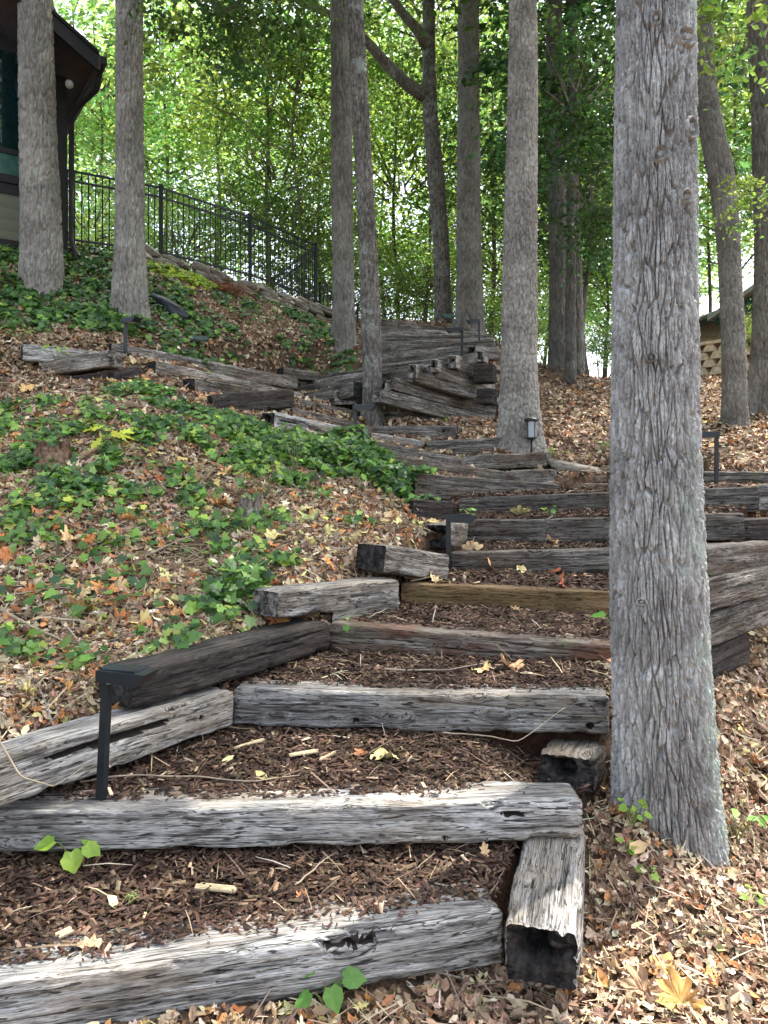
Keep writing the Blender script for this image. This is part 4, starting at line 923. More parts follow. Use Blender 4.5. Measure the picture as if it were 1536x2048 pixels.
tree('deciduous_tree', 'tall straight tree with small plated bark beside the lantern',
     [(985, 1092, 905, 9.5), (1000, 1078, 830, 9.5), (1003, 1073, 700, 9.55), (1007, 1073, 500, 9.6), (1013, 1074, 300, 9.6), (1019, 1075, 120, 9.6), (1019, 1072, 0, 9.6), (1018, 1068, -150, 9.6)],
     M_BARKG, 230, 1000, .046, .115, .026, 15, top=16, flare=[(-20, .22, .25, .35), (-160, .12, .25, .5), (-90, .08, .2, .4)], crowns=[(1.5, 10, 16, 4.5, 2, GR[0], .5), (*P(1150, 150, 12.5), 1.5, 5, GR[4], 2.4), (*P(1180, 380, 13), 1.2, 5, GR[4], .6)], warp=.4)
tree('deciduous_tree', 'thin mottled tree leaning left with pale lichen spots, at the middle of the stairs',
     [(722, 767, 828, 10.8), (726, 764, 780, 10.8), (722, 762, 650, 10.8), (718, 754, 500, 10.8), (711, 745, 350, 10.8), (702, 736, 180, 10.8), (694, 726, 0, 10.8), (686, 717, -150, 10.8)],
     M_BARKD, 90, 700, .04, .12, .022, 25, top=13.5, crowns=[(-1.2, 11, 14.5, 3.2, 3, GR[0], .8)])
tree('deciduous_tree', 'sturdy brown grey tree just left of the thin leaning one',
     [(660, 714, 690, 13.4), (666, 709, 640, 13.4), (665, 707, 500, 13.4), (663, 704, 300, 13.4), (662, 701, 100, 13.4), (660, 699, -150, 13.4)],
     M_BARKB, 130, 600, .06, .36, .036, 35, top=16, flare=[(-90, .06, .3, .8)], crowns=[(-1, 13.5, 17, 4.2, 0, GR[0], 2.1), (*P(540, -30, 12), 1.2, 5, GR[2], 2.)])
tree('deciduous_tree', 'thick tree on the upper left slope in front of the fence',
     [(224, 300, 648, 11.3), (226, 294, 600, 11.3), (232, 288, 480, 11.35), (233, 286, 300, 11.4), (233, 284, 100, 11.4), (233, 284, -150, 11.4)],
     M_BARKB, 170, 700, .055, .34, .034, 45, top=15, flare=[(-60, .08, .3, .6), (200, .06, .3, .6)], crowns=[(-3.2, 11.5, 16, 4.4, 1, GR[0], 1.1), (*P(420, -20, 10.5), 1.1, 5, GR[2], .4), (*P(330, 90, 12.5), .8, 4, GR[1], 1.4)], tint=1.1)
tree('deciduous_tree', 'thick tree at the far left partly hiding the dark house',
     [(42, 128, 590, 11.6), (45, 122, 520, 11.6), (44, 118, 400, 11.6), (41, 110, 250, 11.6), (40, 105, 100, 11.6), (38, 100, -150, 11.6)],
     M_BARKB, 170, 700, .055, .34, .034, 55, top=15, flare=[(-60, .06, .4, .6)], crowns=[(-5.2, 11.0, 16.5, 4.2, 2, GR[0], 2.8)], tint=1.15)
tree('deciduous_tree', 'straight grey tree standing behind the top of the stairs',
     [(908, 970, 662, 16.6), (913, 965, 600, 16.6), (914, 961, 400, 16.6), (916, 958, 200, 16.6), (917, 957, -150, 16.6)],
     M_BARKB, 120, 500, .065, .4, .04, 65, top=19, crowns=[(1.8, 17, 19, 4.8, 3, GR[0], 1.7)])
E1 = [P(856, 195, 17), P(815, 170, 16.9), P(770, 125, 16.8), P(735, 85, 16.6), P(690, 40, 16.3), P(600, 5, 15.8), P(560, -30, 15.5)]
E2 = [P(858, 95, 17), P(835, 60, 16.8), P(800, 20, 16.6), P(770, -30, 16.4)]
tree('deciduous_tree', 'crooked forked tree with bare limbs reaching left above the stairs',
     [(868, 908, 655, 17), (869, 902, 600, 17), (866, 898, 480, 17), (855, 888, 350, 17), (845, 874, 220, 17), (845, 870, 100, 17), (846, 868, -150, 17)],
     M_BARKD, 70, 500, .05, .14, .028, 75, top=15, crowns=[(.4, 17.4, 16.5, 3.6, 1, GR[0], 2.2)], limbs=[(E1, np.linspace(.16, .05, 7), 10), (E2, np.linspace(.15, .07, 4), 10)])
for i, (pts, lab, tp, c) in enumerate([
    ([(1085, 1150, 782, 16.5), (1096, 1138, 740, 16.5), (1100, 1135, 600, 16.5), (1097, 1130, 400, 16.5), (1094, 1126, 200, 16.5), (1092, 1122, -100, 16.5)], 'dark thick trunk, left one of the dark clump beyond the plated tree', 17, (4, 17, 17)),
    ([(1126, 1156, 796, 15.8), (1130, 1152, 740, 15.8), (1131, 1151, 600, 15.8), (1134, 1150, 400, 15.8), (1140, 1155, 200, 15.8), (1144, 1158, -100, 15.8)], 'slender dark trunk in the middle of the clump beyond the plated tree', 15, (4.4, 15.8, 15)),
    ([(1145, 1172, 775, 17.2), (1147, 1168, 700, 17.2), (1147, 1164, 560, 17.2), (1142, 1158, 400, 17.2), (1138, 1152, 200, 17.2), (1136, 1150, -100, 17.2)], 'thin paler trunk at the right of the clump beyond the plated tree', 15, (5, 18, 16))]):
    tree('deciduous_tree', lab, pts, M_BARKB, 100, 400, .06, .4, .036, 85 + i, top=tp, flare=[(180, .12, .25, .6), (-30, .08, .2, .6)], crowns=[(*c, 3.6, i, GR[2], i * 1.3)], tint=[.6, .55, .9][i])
RL = [P(1462, 340, 11.2), P(1478, 410, 11.6), P(1500, 480, 12), P(1520, 560, 12.3)]
tree('deciduous_tree', 'leaning greenish tree with an S shaped bend right of the big tree',
     [(1440, 1496, 862, 11), (1446, 1492, 820, 11), (1445, 1490, 700, 11), (1440, 1482, 560, 11), (1432, 1477, 450, 11), (1418, 1467, 350, 11), (1400, 1446, 260, 11), (1394, 1430, 170, 11), (1392, 1426, 60, 11), (1386, 1418, -120, 11)],
     M_BARKB, 120, 700, .05, .2, .024, 95, top=13, crowns=[(5, 11, 14.5, 3.8, 0, GR[0], .9)], tint=.72)
tree('deciduous_tree', 'dark trunk cut by the right edge of the photo',
     [(1488, 1576, 815, 12), (1506, 1568, 720, 12), (1512, 1566, 500, 12), (1505, 1560, 200, 12), (1498, 1556, 80, 12), (1494, 1550, -120, 12)],
     M_BARKB, 130, 600, .055, .34, .034, 105, top=15, flare=[(180, .12, .5, .6)], crowns=[(7, 12, 16.5, 4.2, 1, GR[0], 1.9), (*P(1490, 10, 9.5), .8, 4, GR[1], 1.), (*P(1508, 400, 10), .42, 4, GR[1], 2.)], tint=.75)

# ------------------------------------------------------------------ background woodland
BG = [  # px, d, base row, half trunk px, crown (row centre, radius m, template, tint, squash), label
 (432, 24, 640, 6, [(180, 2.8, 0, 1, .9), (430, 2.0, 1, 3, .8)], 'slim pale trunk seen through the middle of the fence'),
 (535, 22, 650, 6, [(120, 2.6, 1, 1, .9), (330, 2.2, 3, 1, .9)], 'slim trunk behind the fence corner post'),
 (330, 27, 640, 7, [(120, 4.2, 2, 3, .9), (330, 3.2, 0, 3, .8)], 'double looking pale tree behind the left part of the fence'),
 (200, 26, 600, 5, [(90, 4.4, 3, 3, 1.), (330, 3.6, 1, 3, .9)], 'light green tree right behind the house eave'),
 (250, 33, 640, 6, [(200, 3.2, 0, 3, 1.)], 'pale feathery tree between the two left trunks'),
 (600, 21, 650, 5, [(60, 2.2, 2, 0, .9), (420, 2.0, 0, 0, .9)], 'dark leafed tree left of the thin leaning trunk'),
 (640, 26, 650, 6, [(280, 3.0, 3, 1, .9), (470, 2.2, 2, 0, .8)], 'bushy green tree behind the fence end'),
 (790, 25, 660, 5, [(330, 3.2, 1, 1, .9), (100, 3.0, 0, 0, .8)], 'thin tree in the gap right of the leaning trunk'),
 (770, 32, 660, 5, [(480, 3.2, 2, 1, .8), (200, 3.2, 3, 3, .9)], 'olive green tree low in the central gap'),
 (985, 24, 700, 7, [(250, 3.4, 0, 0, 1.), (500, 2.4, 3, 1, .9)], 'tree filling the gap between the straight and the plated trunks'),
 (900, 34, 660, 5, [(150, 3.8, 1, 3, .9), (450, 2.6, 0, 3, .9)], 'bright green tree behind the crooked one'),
 (1180, 18.5, 770, 6, [(160, 3.4, 2, 4, .9), (400, 2.2, 1, 4, .9)], 'tree with leaves tinted dark for shade, hanging over the clump of dark trunks'),
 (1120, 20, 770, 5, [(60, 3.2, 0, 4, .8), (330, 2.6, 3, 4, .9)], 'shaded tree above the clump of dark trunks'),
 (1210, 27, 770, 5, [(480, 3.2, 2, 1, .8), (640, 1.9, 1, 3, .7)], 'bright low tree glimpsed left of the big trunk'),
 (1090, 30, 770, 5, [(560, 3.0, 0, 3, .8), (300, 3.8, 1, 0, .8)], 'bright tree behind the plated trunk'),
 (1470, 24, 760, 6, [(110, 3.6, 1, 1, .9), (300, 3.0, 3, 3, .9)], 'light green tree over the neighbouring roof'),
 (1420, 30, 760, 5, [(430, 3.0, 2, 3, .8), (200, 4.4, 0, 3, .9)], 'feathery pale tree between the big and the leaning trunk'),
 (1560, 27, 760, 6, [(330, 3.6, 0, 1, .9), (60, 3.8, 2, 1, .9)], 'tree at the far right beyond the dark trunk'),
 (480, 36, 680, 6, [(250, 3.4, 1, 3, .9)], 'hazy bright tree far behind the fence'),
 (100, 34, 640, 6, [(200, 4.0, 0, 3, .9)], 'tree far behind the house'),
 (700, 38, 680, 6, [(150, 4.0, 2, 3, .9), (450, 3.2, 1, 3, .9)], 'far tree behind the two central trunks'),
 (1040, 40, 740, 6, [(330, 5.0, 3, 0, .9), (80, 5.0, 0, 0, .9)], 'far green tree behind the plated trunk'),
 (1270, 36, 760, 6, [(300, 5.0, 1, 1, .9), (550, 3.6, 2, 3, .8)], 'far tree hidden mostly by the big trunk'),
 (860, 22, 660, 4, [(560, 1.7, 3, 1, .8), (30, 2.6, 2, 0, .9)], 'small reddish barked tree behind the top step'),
]
for i, (px, d, by, hw, crs, lab) in enumerate(BG):
    base = P(px, by, d); base[2] = min(base[2], H(base[:1], base[1:2])[0]) - .1
    top = max(EYE - (c[0] - HY) / F * d for c in crs) + 1
    root = empty('deciduous_tree', base, lab, 'tree', 'trees in the background woodland')
    n_ = 12; t = np.linspace(0, 1, n_); pth = np.stack([base[0] + .35 * noise(t * 2.5, i, 0) , base[1] + 0 * t, base[2] + (top - base[2]) * t], 1)
    m = MB(); m.tube(pth - base, hw / F * d * (1 - .7 * t), 10)
    for k in range(7):
        j = rng.integers(4, n_ - 1); a = rng.uniform(0, 6.28); l_ = rng.uniform(1.2, 2.8); e = pth[j] + np.array([math.cos(a) * l_, math.sin(a) * l_, l_ * .6])
        m.tube(limb_path(pth[j] - base, e - base, .2, 6, .3, k), np.linspace(hw / F * d * .4, .012, 6), 5)
    tr = m.build('trunk', M_BARKF, root, smooth=True); tr.color = (1.2, 1.15, 1.1, 1) if px < 640 else (.8, .8, .8, 1)
    for k, (cy, rr_, w_, ti, sq) in enumerate(crs):
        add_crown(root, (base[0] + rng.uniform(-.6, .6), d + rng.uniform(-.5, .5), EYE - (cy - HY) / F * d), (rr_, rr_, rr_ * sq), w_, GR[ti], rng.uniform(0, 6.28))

# low understory and shrubs beyond the crest
UND = [(180, 20, 430, 1.7, 1, 3), (260, 24, 470, 2.0, 0, 3), (370, 21, 470, 1.5, 3, 1), (450, 26, 520, 2.0, 2, 3), (590, 20, 560, 1.3, 1, 0), (680, 24, 560, 2.0, 0, 0), (790, 22, 590, 1.5, 3, 0), (850, 27, 560, 2.0, 2, 1), (960, 26, 600, 2.0, 0, 1),
       (1000, 22, 660, 1.4, 1, 0), (1060, 27, 650, 1.7, 3, 3), (1200, 25, 680, 1.0, 2, 3), (1130, 34, 600, 2.6, 0, 3), (1240, 30, 700, 1.0, 1, 1)]
UL = ['pale shrub behind the left fence panel', 'loose bright shrub between the fence and the sky', 'small green shrub seen low through the fence', 'wide pale shrub seen through the middle fence panel', 'round green shrub at the fence corner', 'dense shrub between the two central trunks',
      'green shrub just over the top step', 'bushy shrub behind the crooked tree', 'tall shrub behind the straight grey tree', 'low shrub left of the plated tree at the crest', 'bright shrub right of the plated tree', 'small bright shrub low beside the big trunk', 'wide hazy shrub behind the dark clump', 'tiny far shrub at the left edge of the big trunk']
for (px, d, py, r_, w_, ti), lb in zip(UND, UL):
    c = P(px, py, d); gz_ = H(c[:1], c[1:2])[0]; b = np.array([c[0], d, gz_])
    root = empty('shrub', b, lb, 'shrub', 'shrubs beyond the crest of the slope')
    m = MB()
    for k in range(5):
        m.tube(limb_path((0, 0, -.1), (rng.normal() * r_ * .5, rng.normal() * r_ * .4, c[2] - gz_ + rng.uniform(-.3, .4)), 0, 7, .15, k), np.linspace(.05, .012, 7), 5)
    m.build('stem', M_BARKF, root, smooth=True)
    add_crown(root, c, (r_, r_, r_ * .9), w_, GR[ti], rng.uniform(0, 6.28))

# ------------------------------------------------------------------ house at the upper left
M_TRIM = plain('dark_brown_trim', (.014, .011, .011), .6)
M_SOFF = plain('red_brown_soffit', (.07, .04, .034), .7)
M_SHING = plain('black_shingle', (.02, .02, .022), .85, 0, .2, .7, 40)
def siding():
    m, n, b = nodes('pale_green_siding')
    co = texco(n, (1, 1, 1), False); sp = N(n, 'ShaderNodeSeparateXYZ'); L(n, co, sp.inputs[0])
    mu = N(n, 'ShaderNodeMath', operation='MULTIPLY'); mu.inputs[1].default_value = 5.5; L(n, sp.outputs[2], mu.inputs[0])
    fr = N(n, 'ShaderNodeMath', operation='FRACT'); L(n, mu.outputs[0], fr.inputs[0])
    r = ramp(n, fr.outputs[0], [(0, (.12, .13, .09)), (.08, (.14, .15, .10)), (1, (.17, .18, .12))])
    L(n, r.outputs[0], b.inputs['Base Color'])
    bp = N(n, 'ShaderNodeBump', i_Strength=.6, i_Distance=.02); L(n, fr.outputs[0], bp.inputs['Height']); L(n, bp.outputs[0], b.inputs['Normal'])
    return m
M_SIDE = siding()
M_GLASS = plain('dark_window_glass', (.006, .02, .02), .03, 0, .9)
M_GLASS2 = plain('green_window_glass', (.05, .12, .095), .08, 0, .8)
u_ = np.array([.83, .55, 0]); u_ /= np.linalg.norm(u_); v_ = np.array([-u_[1], u_[0], 0])
E0 = P(197, 125, 12); Cn = E0 + v_ * 1.0 - u_ * .3; gz0 = 3.55 + EYE
hz = E0[2] - gz0
house = empty('house', (Cn[0], Cn[1], gz0), 'dark brown trimmed house with a deep gable roof behind the leftmost trunk', 'house', rz=math.atan2(u_[1], u_[0]))
def hb(name, mat, boxes, parent=house):
    m = MB()
    for b in boxes: m.box(((b[0] + b[1]) / 2, (b[2] + b[3]) / 2, (b[4] + b[5]) / 2), (b[1] - b[0], b[3] - b[2], b[5] - b[4]))
    return m.build(name, mat, parent)
hb('wall', M_SIDE, [(-7, -.0, 0, 5.5, -.6, hz + .1)])
m = MB(); m.poly([(-7, .01, hz), (0, .01, hz), (-4.2, .01, hz + 2.5), (-7, .01, hz + 1)], (0, 1, 0), .3); m.build('gable', M_TRIM, house)
hb('corner_board', M_TRIM, [(-.26, .03, -.03, .3, -.6, hz + .1), (-7, .02, -.02, .1, .95, 1.12), (-7, .02, -.04, .1, -.6, .22)])
wf = hb('window', M_TRIM, [(-6.5, -.55, -.05, .05, 1.12, 1.25), (-.68, -.55, -.052, .05, 1.25, 3.2), (-2.4, -2.3, -.05, .05, 1.25, 3.2), (-6.5, -.55, -.054, .05, 1.58, 1.66)])
hb('pane', M_GLASS, [(-6.5, -.68, -.03, .0, 1.66, 3.2)], wf); hb('pane', M_GLASS2, [(-6.5, -.68, -.031, .0, 1.25, 1.58)], wf)
def roofslab(y0, y1, zoff, th, x1=.3, x0=-4.2):
    s_ = .62; p = [(x1, hz + zoff), (x0, hz + zoff + s_ * (x1 - x0))]
    V = [(p[0][0], y0, p[0][1]), (p[1][0], y0, p[1][1]), (p[1][0], y0, p[1][1] + th), (p[0][0], y0, p[0][1] + th)]
    m = MB(); m.poly(V, (0, 1, 0), y1 - y0)
    xm = 2 * x0 - x1; V = [(xm, y0, p[0][1]), (x0 - .002, y0, p[1][1]), (x0 - .002, y0, p[1][1] + th), (xm, y0, p[0][1] + th)]; m.poly(V, (0, 1, 0), y1 - y0); return m
roofslab(-1.03, 6.3, .12, .06).build('roof', M_SHING, house)
roofslab(-1.0, -.93, -.12, .235).build('rake_board', M_TRIM, house)
roofslab(-.92, 6.2, .02, .09).build('soffit', M_SOFF, house)
hb('fascia', M_SOFF, [(.30, .33, -1.0, 6.2, hz - .1, hz + .13)])
hb('gutter', M_TRIM, [(.335, .43, -1.0, 6.2, hz - .0, hz + .12)])
m = MB(); m.bar((-.62, 0, hz - .5), (-.62, -.9, hz + .35), .12, .12); m.bar((-.62, -.95, hz + .38), (-.62, .0, hz + .38), .12, .12); m.build('bracket', M_TRIM, house)
m = MB(); m.tube([(.38, -.8, hz), (.36, -.6, hz - .25), (.14, -.25, hz - .45), (.09, -.06, hz - .6), (.09, -.06, hz - 2.6), (.12, -.2, hz - 2.8), (.14, -.25, -.1)], .045, 8); m.build('downspout', M_TRIM, house, smooth=True)
m = MB(); m.tube([(.0, -.3, hz - .1), (-.02, -.45, hz - .2)], [.05, .065], 10); m.build('flood_lamp', plain('white_lamp_housing', (.6, .6, .58), .4), house, smooth=True)

# ------------------------------------------------------------------ black picket fence
FT = [P(-50, 306, 12.3), P(322, 376, 14.2), P(500, 434, 15.7), P(632, 491, 17.4), P(545, 548, 20.2)]
FT[4][2] = FT[3][2] - .05
fence = empty('picket_fence', (FT[1][0], FT[1][1], FT[1][2] - 1.4), 'black metal picket fence stepping down the hill above the stone wall', 'fence')
fo = np.array(fence.location)
def panel(a, b, hgt, par, o):
    m = MB()
    for dz in (0, -.17, -(hgt - .1)): m.bar(a - o + [0, 0, dz], b - o + [0, 0, dz], .03, .035)
    n_ = int(np.linalg.norm((b - a)[:2]) / .118)
    for k in range(1, n_):
        p = a + (b - a) * k / n_ - o; m.box(p + np.array([0, 0, -hgt / 2 + .01]), (.017, .017, hgt - .03))
    m.build('picket_panel', M_BLACK, par)
def fpost(p, hgt, par, o, w=.065):
    m = MB(); m.box(p - o + np.array([0, 0, -hgt / 2]), (w, w, hgt + .06)); m.box(p - o + np.array([0, 0, .045]), (w + .015, w + .015, .03)); m.build('post', M_BLACK, par)
for i in range(4): panel(FT[i], FT[i + 1], 1.28, fence, fo)
for i in (1, 2, 3, 4): fpost(FT[i], 1.5, fence, fo)
GT = [P(640, 570, 17.9), P(715, 612, 17.0)]
gf = empty('stair_railing', (GT[0][0], GT[0][1], GT[0][2] - 1.0), 'low black railing dropping away right of the fence corner, behind the trunks', 'railing')
panel(GT[0], GT[1], .95, gf, np.array(gf.location)); fpost(GT[0], 1.0, gf, np.array(gf.location), .05); fpost(GT[1], 1.0, gf, np.array(gf.location), .05)

# ------------------------------------------------------------------ stones
def stone_mesh(sx, sy, sz, seed, sub=3):
    import bmesh
    bm = bmesh.new(); bmesh.ops.create_icosphere(bm, subdivisions=sub, radius=1)
    V = np.array([v.co[:] for v in bm.verts]); Fq = np.array([[v.index for v in f.verts] for f in bm.faces]); bm.free()
    V = np.sign(V) * np.abs(V) ** .72
    V *= (1 + .22 * fbm(V[:, 0] * 1.2 + seed, V[:, 1] * 1.2, V[:, 2] * 1.2, o=3) + .09 * noise(V[:, 0] * 4, V[:, 1] * 4 + seed, V[:, 2] * 4))[:, None]
    return V * np.array([sx, sy, sz]) / 2, Fq
wallp = [(285, 517, 13.5), (330, 535, 13.8), (385, 548, 14.2), (440, 566, 14.6), (500, 588, 15.1), (560, 604, 15.7), (610, 620, 16.2), (655, 640, 16.5)]
w0 = P(*wallp[3]); sw = empty('fieldstone_wall', w0, 'low dry laid wall of rounded tan fieldstones under the picket fence', 'stone wall')
for row in range(3):
    t = rng.uniform(0, .3)
    while t < len(wallp) - 1:
        i = int(t); f = t - i; a, b = P(*wallp[i]), P(*wallp[min(i + 1, len(wallp) - 1)]); c = a + (b - a) * f
        wd = rng.uniform(.24, .62); hh = rng.uniform(.11, .2)
        V, T_ = stone_mesh(wd, rng.uniform(.35, .5), hh, rng.uniform(0, 90), 3)
        tl = rng.uniform(-.25, .05) - .3; ca, sa = math.cos(tl), math.sin(tl); V = np.stack([V[:, 0] * ca - V[:, 2] * sa, V[:, 1], V[:, 0] * sa + V[:, 2] * ca], 1)
        c = c + np.array([0, -.12 + row * .14 - .05, -.10 + row * .135 + rng.uniform(-.03, .03)])
        o = mk('stone', V + (c - w0), [T_], M_STONE, sw, False); k = rng.uniform(.75, 1.3); o.color = (k, k, k, 1)
        t += wd * 1.02 / np.linalg.norm(b - a)
def slab(px, py, d, sx, sy, sz, rz, rx, mat, label, seed, ry=0.0):
    V, T_ = stone_mesh(sx, sy, sz, seed, 4); V[:, 2] = np.clip(V[:, 2], -sz * .42, sz * .45)
    o = mk('flat_stone', V, [T_], mat); o.location = tuple(P(px, py, d)); o.rotation_euler = (rx, ry, rz)
    return tag(o, label, 'stone', 'flat stones stacked beside the stairs')
slab(1150, 936, 8.75, .62, .4, .12, .1, .1, M_STONE, 'greenish grey slab sloping down to the right, topmost of the stacked flat stones', 3, .17)
slab(1140, 954, 8.65, .42, .35, .11, 0, 0, plain('dark_slate_stone', (.07, .07, .07), .85, 0, .2, .6, 25), 'dark slate slab directly under the sloping greenish slab', 9, .03)
slab(1192, 958, 8.6, .22, .3, .13, 0, 0, M_STONEB, 'brick shaped brown stone right of the dark slate slab', 14)
slab(1222, 942, 8.65, .26, .3, .10, .1, 0, M_STONEB, 'thin brown stone touching the left edge of the big trunk', 19, .1)
slab(1222, 962, 8.6, .18, .3, .10, .1, 0, M_STONE, 'small tan stone at the bottom of the stack by the big trunk', 23)
slab(1180, 972, 8.45, .5, .3, .07, .1, 0, M_STONEB, 'low brown stone half sunk in leaves in front of the stack', 29)
slab(1235, 922, 9.0, .22, .3, .16, .1, 0, M_STONEB, 'rusty rounded stone above the stack by the big trunk', 35)

# ------------------------------------------------------------------ path lights
M_LENS = plain('frosted_lens', (.5, .52, .5), .4)
def pathlight(px, py, d, hgt, yaw, label, sc=1.0, lean=0.0, mat=None):
    mat = mat or M_SLATE
    b = P(px, py, d); root = empty('path_light', b, label, 'path light', 'solar path lights along the stairs', yaw); root.rotation_euler[1] = 0
    w = .032 * sc; m = MB()
    m.bar((0, 0, -.08), (lean, 0, hgt), w, w); m.build('post', mat, root)
    Lh, Wh, Th = .215 * sc, .115 * sc, .036 * sc
    m = MB(); x0 = -.014 * sc + lean
    m.poly([(x0, -Wh / 2, hgt - Th * .6), (x0 + Lh * .8, -Wh / 2, hgt - Th * .6 - .012), (x0 + Lh, -Wh / 2, hgt + Th * .45), (x0 + Lh * .85, -Wh / 2, hgt + Th * .5), (x0, -Wh / 2, hgt + Th * .6)][::-1], (0, 1, 0), Wh)
    hd = m.build('lamp_head', mat, root)
    m = MB(); m.box((x0 + Lh * .42, 0, hgt + Th * .6 + .002), (Lh * .72, Wh * .82, .006)); m.build('solar_panel', M_PANEL, hd)
    m = MB(); m.box((x0 + Lh * .45, 0, hgt - Th * .6 - .008), (Lh * .55, Wh * .7, .006)); m.build('lens', M_LENS, hd)
    return root
pathlight(202, 1572, 3.07, .455, -.28, 'dark grey path light standing on the third tread in the left foreground', 1.0, .03)
pathlight(897, 1136, 6.0, .39, -.15, 'path light beside the stubby grey brown tie with a charred end', 1.15)
pathlight(711, 862, 8.85, .27, -.2, 'short path light in front of the foot of the thin leaning tree', 1.2)
pathlight(251, 694, 9.95, .34, -.5, 'path light at the left landing below the thick upper left tree', 1.15)
pathlight(388, 712, 11.2, .26, .2, 'dull green path light among the ivy on the upper slope', 1.1, 0, plain('weathered_green_plastic', (.07, .10, .08), .6))
pathlight(1433, 972, 7.45, .50, math.pi - .1, 'tall path light to the right of the big trunk with its head turned left', 1.05)
pathlight(924, 700, 11.4, .30, math.pi - .1, 'black path light in the middle of the upper flight', 1.25, 0, M_BLACK)
pathlight(958, 672, 12.6, .24, math.pi, 'thin path light at the upper right end of the upper flight', 1.0)
pathlight(906, 656, 14.6, .23, math.pi, 'farthest path light at the very top of the stairs', 1.1, 0, plain('weathered_teal_plastic', (.06, .11, .1), .6))
# lantern
lb = P(1063, 905, 9.15); lan = empty('lantern', lb, 'small round black lantern on a stake at the foot of the plated tree', 'lantern')
m = MB(); m.tube([(0, 0, -.06), (0, 0, .16)], .013, 8); m.build('stake', M_BLACK, lan, smooth=True)
m = MB(); m.tube([(0, 0, .155), (0, 0, .165), (0, 0, .18)], [.03, .068, .068], 20); m.build('base', M_BLACK, lan)
m = MB(); m.tube([(0, 0, .18), (0, 0, .37)], .056, 20, False); m.build('glass', plain('ribbed_lantern_glass', (.30, .32, .33), .15, 0, .7), lan, smooth=True)
for k in range(4):
    a = k * math.pi / 2 + .5; m = MB(); m.bar((.064 * math.cos(a), .064 * math.sin(a), .175), (.064 * math.cos(a), .064 * math.sin(a), .375), .008, .008); m.build('frame_bar', M_BLACK, lan)
m = MB(); m.tube([(0, 0, .368), (0, 0, .375), (0, 0, .395), (0, 0, .41), (0, 0, .412)], [.07, .088, .088, .07, .02], 24); m.build('cap', M_BLACK, lan)
m = MB(); m.box((0, 0, .1), (.035, .03, .34)); o = m.build('marker_post', plain('chalky_white_plastic', (.62, .6, .55), .7)); o.location = tuple(P(1040, 905, 9.35)); tag(o, 'short chalky white marker post just left of the lantern', 'marker')
# black drain trough in the ivy
m = MB(); a, b = P(303, 598, 11.9), P(372, 640, 11.7)
for k in range(1): m.tube([a, a * .7 + b * .3, a * .3 + b * .7, b], [.10, .14, .14, .09], 16)
o = m.build('drain_trough', M_SLATE, None, loc=a, smooth=True); o.scale = (1, 1, 1); tag(o, 'black plastic drain trough lying slanted in the ivy right of the thick tree', 'drain trough')

# ------------------------------------------------------------------ neighbouring building, block wall, shrub at the right
M_BRICK = plain('tan_brick', (.36, .29, .2), .9, 0, .2, .5, 30); M_ROOF2 = plain('weathered_grey_roof', (.30, .285, .26), .85, 0, .2, .5, 12); M_GREEN = plain('dark_green_boards', (.02, .10, .075), .6)
na = P(1340, 690, 27); nb = P(1740, 690, 18.5); ne = (nb - na)[:2]; nl_ = np.hypot(*ne); ang = math.atan2(ne[1], ne[0])
ez = EYE + 5.0; gz1 = EYE + 2.7
nbh = empty('building', (na[0], na[1], gz1), 'low tan brick building with grey roof and green gable at the right edge', 'building', rz=ang); eh = ez - gz1
def nb_(name, mat, b, parent=nbh):
    m = MB(); m.box(((b[0] + b[1]) / 2, (b[2] + b[3]) / 2, (b[4] + b[5]) / 2), (b[1] - b[0], b[3] - b[2], b[5] - b[4])); return m.build(name, mat, parent)
nb_('wall', M_BRICK, (0, nl_, 0, 5, -1.5, eh)); nb_('fascia', M_TRIM, (-.4, nl_, -.42, -.38, eh - .18, eh + .02))
m = MB(); m.poly([(-.5, -.45, eh), (nl_ + .3, -.45, eh), (nl_ + .3, 2.6, eh + 1.15), (-.5, 2.6, eh + 1.15)], (0, -.35, .93), .1); m.poly([(-.5, 2.6, eh + 1.15), (nl_ + .3, 2.6, eh + 1.15), (nl_ + .3, 5.5, eh), (-.5, 5.5, eh)], (0, .35, .93), .1); m.build('roof', M_ROOF2, nbh)
xg = nl_ * .62
m = MB(); m.poly([(xg - 1.9, -.6, eh - .3), (xg + 3.2, -.6, eh - .3), (xg + 3.2, -.6, eh + .95), (xg - 1.9, -.6, eh - .1)], (0, 1, 0), .2); m.build('gable', M_GREEN, nbh)
m = MB(); m.poly([(xg - 2.0, -.8, eh - .05), (xg + 3.2, -.8, eh + 1.05), (xg + 3.2, -.8, eh + .9), (xg - 2.0, -.8, eh - .2)], (0, 1, 0), .5); m.build('gable_trim', plain('pale_trim', (.5, .5, .46), .7), nbh)
M_BLOCK = plain('tan_split_block', (.72, .60, .42), .95, 0, .1, .9, 16); M_BLKD = plain('shaded_block_core', (.20, .13, .075), .95)
ba, bb2 = P(1370, 752, 18.6), P(1640, 735, 16.2); be = (bb2 - ba); bl_ = np.hypot(*be[:2])
bw = empty('block_wall', ba, 'tan concrete block retaining wall with rows of triangular hollows', 'block wall', rz=math.atan2(be[1], be[0]))
m = MB(); m.box((bl_ / 2, .35, .30), (bl_, .3, 1.1)); m.build('core', M_BLKD, bw)
m = MB(); rh = .185
for r_ in range(4):
    x = -.2 + (r_ % 2) * .19
    while x < bl_:
        jz = rng.uniform(-.006, .006)
        m.poly([(x + .01, .05 + .02 * r_, r_ * rh - .02 + jz), (x + .37, .05 + .02 * r_, r_ * rh - .02 + jz), (x + .27, .05 + .02 * r_, (r_ + 1) * rh - .035 + jz), (x + .11, .05 + .02 * r_, (r_ + 1) * rh - .035 + jz)], (0, 1, 0), .16); x += .38
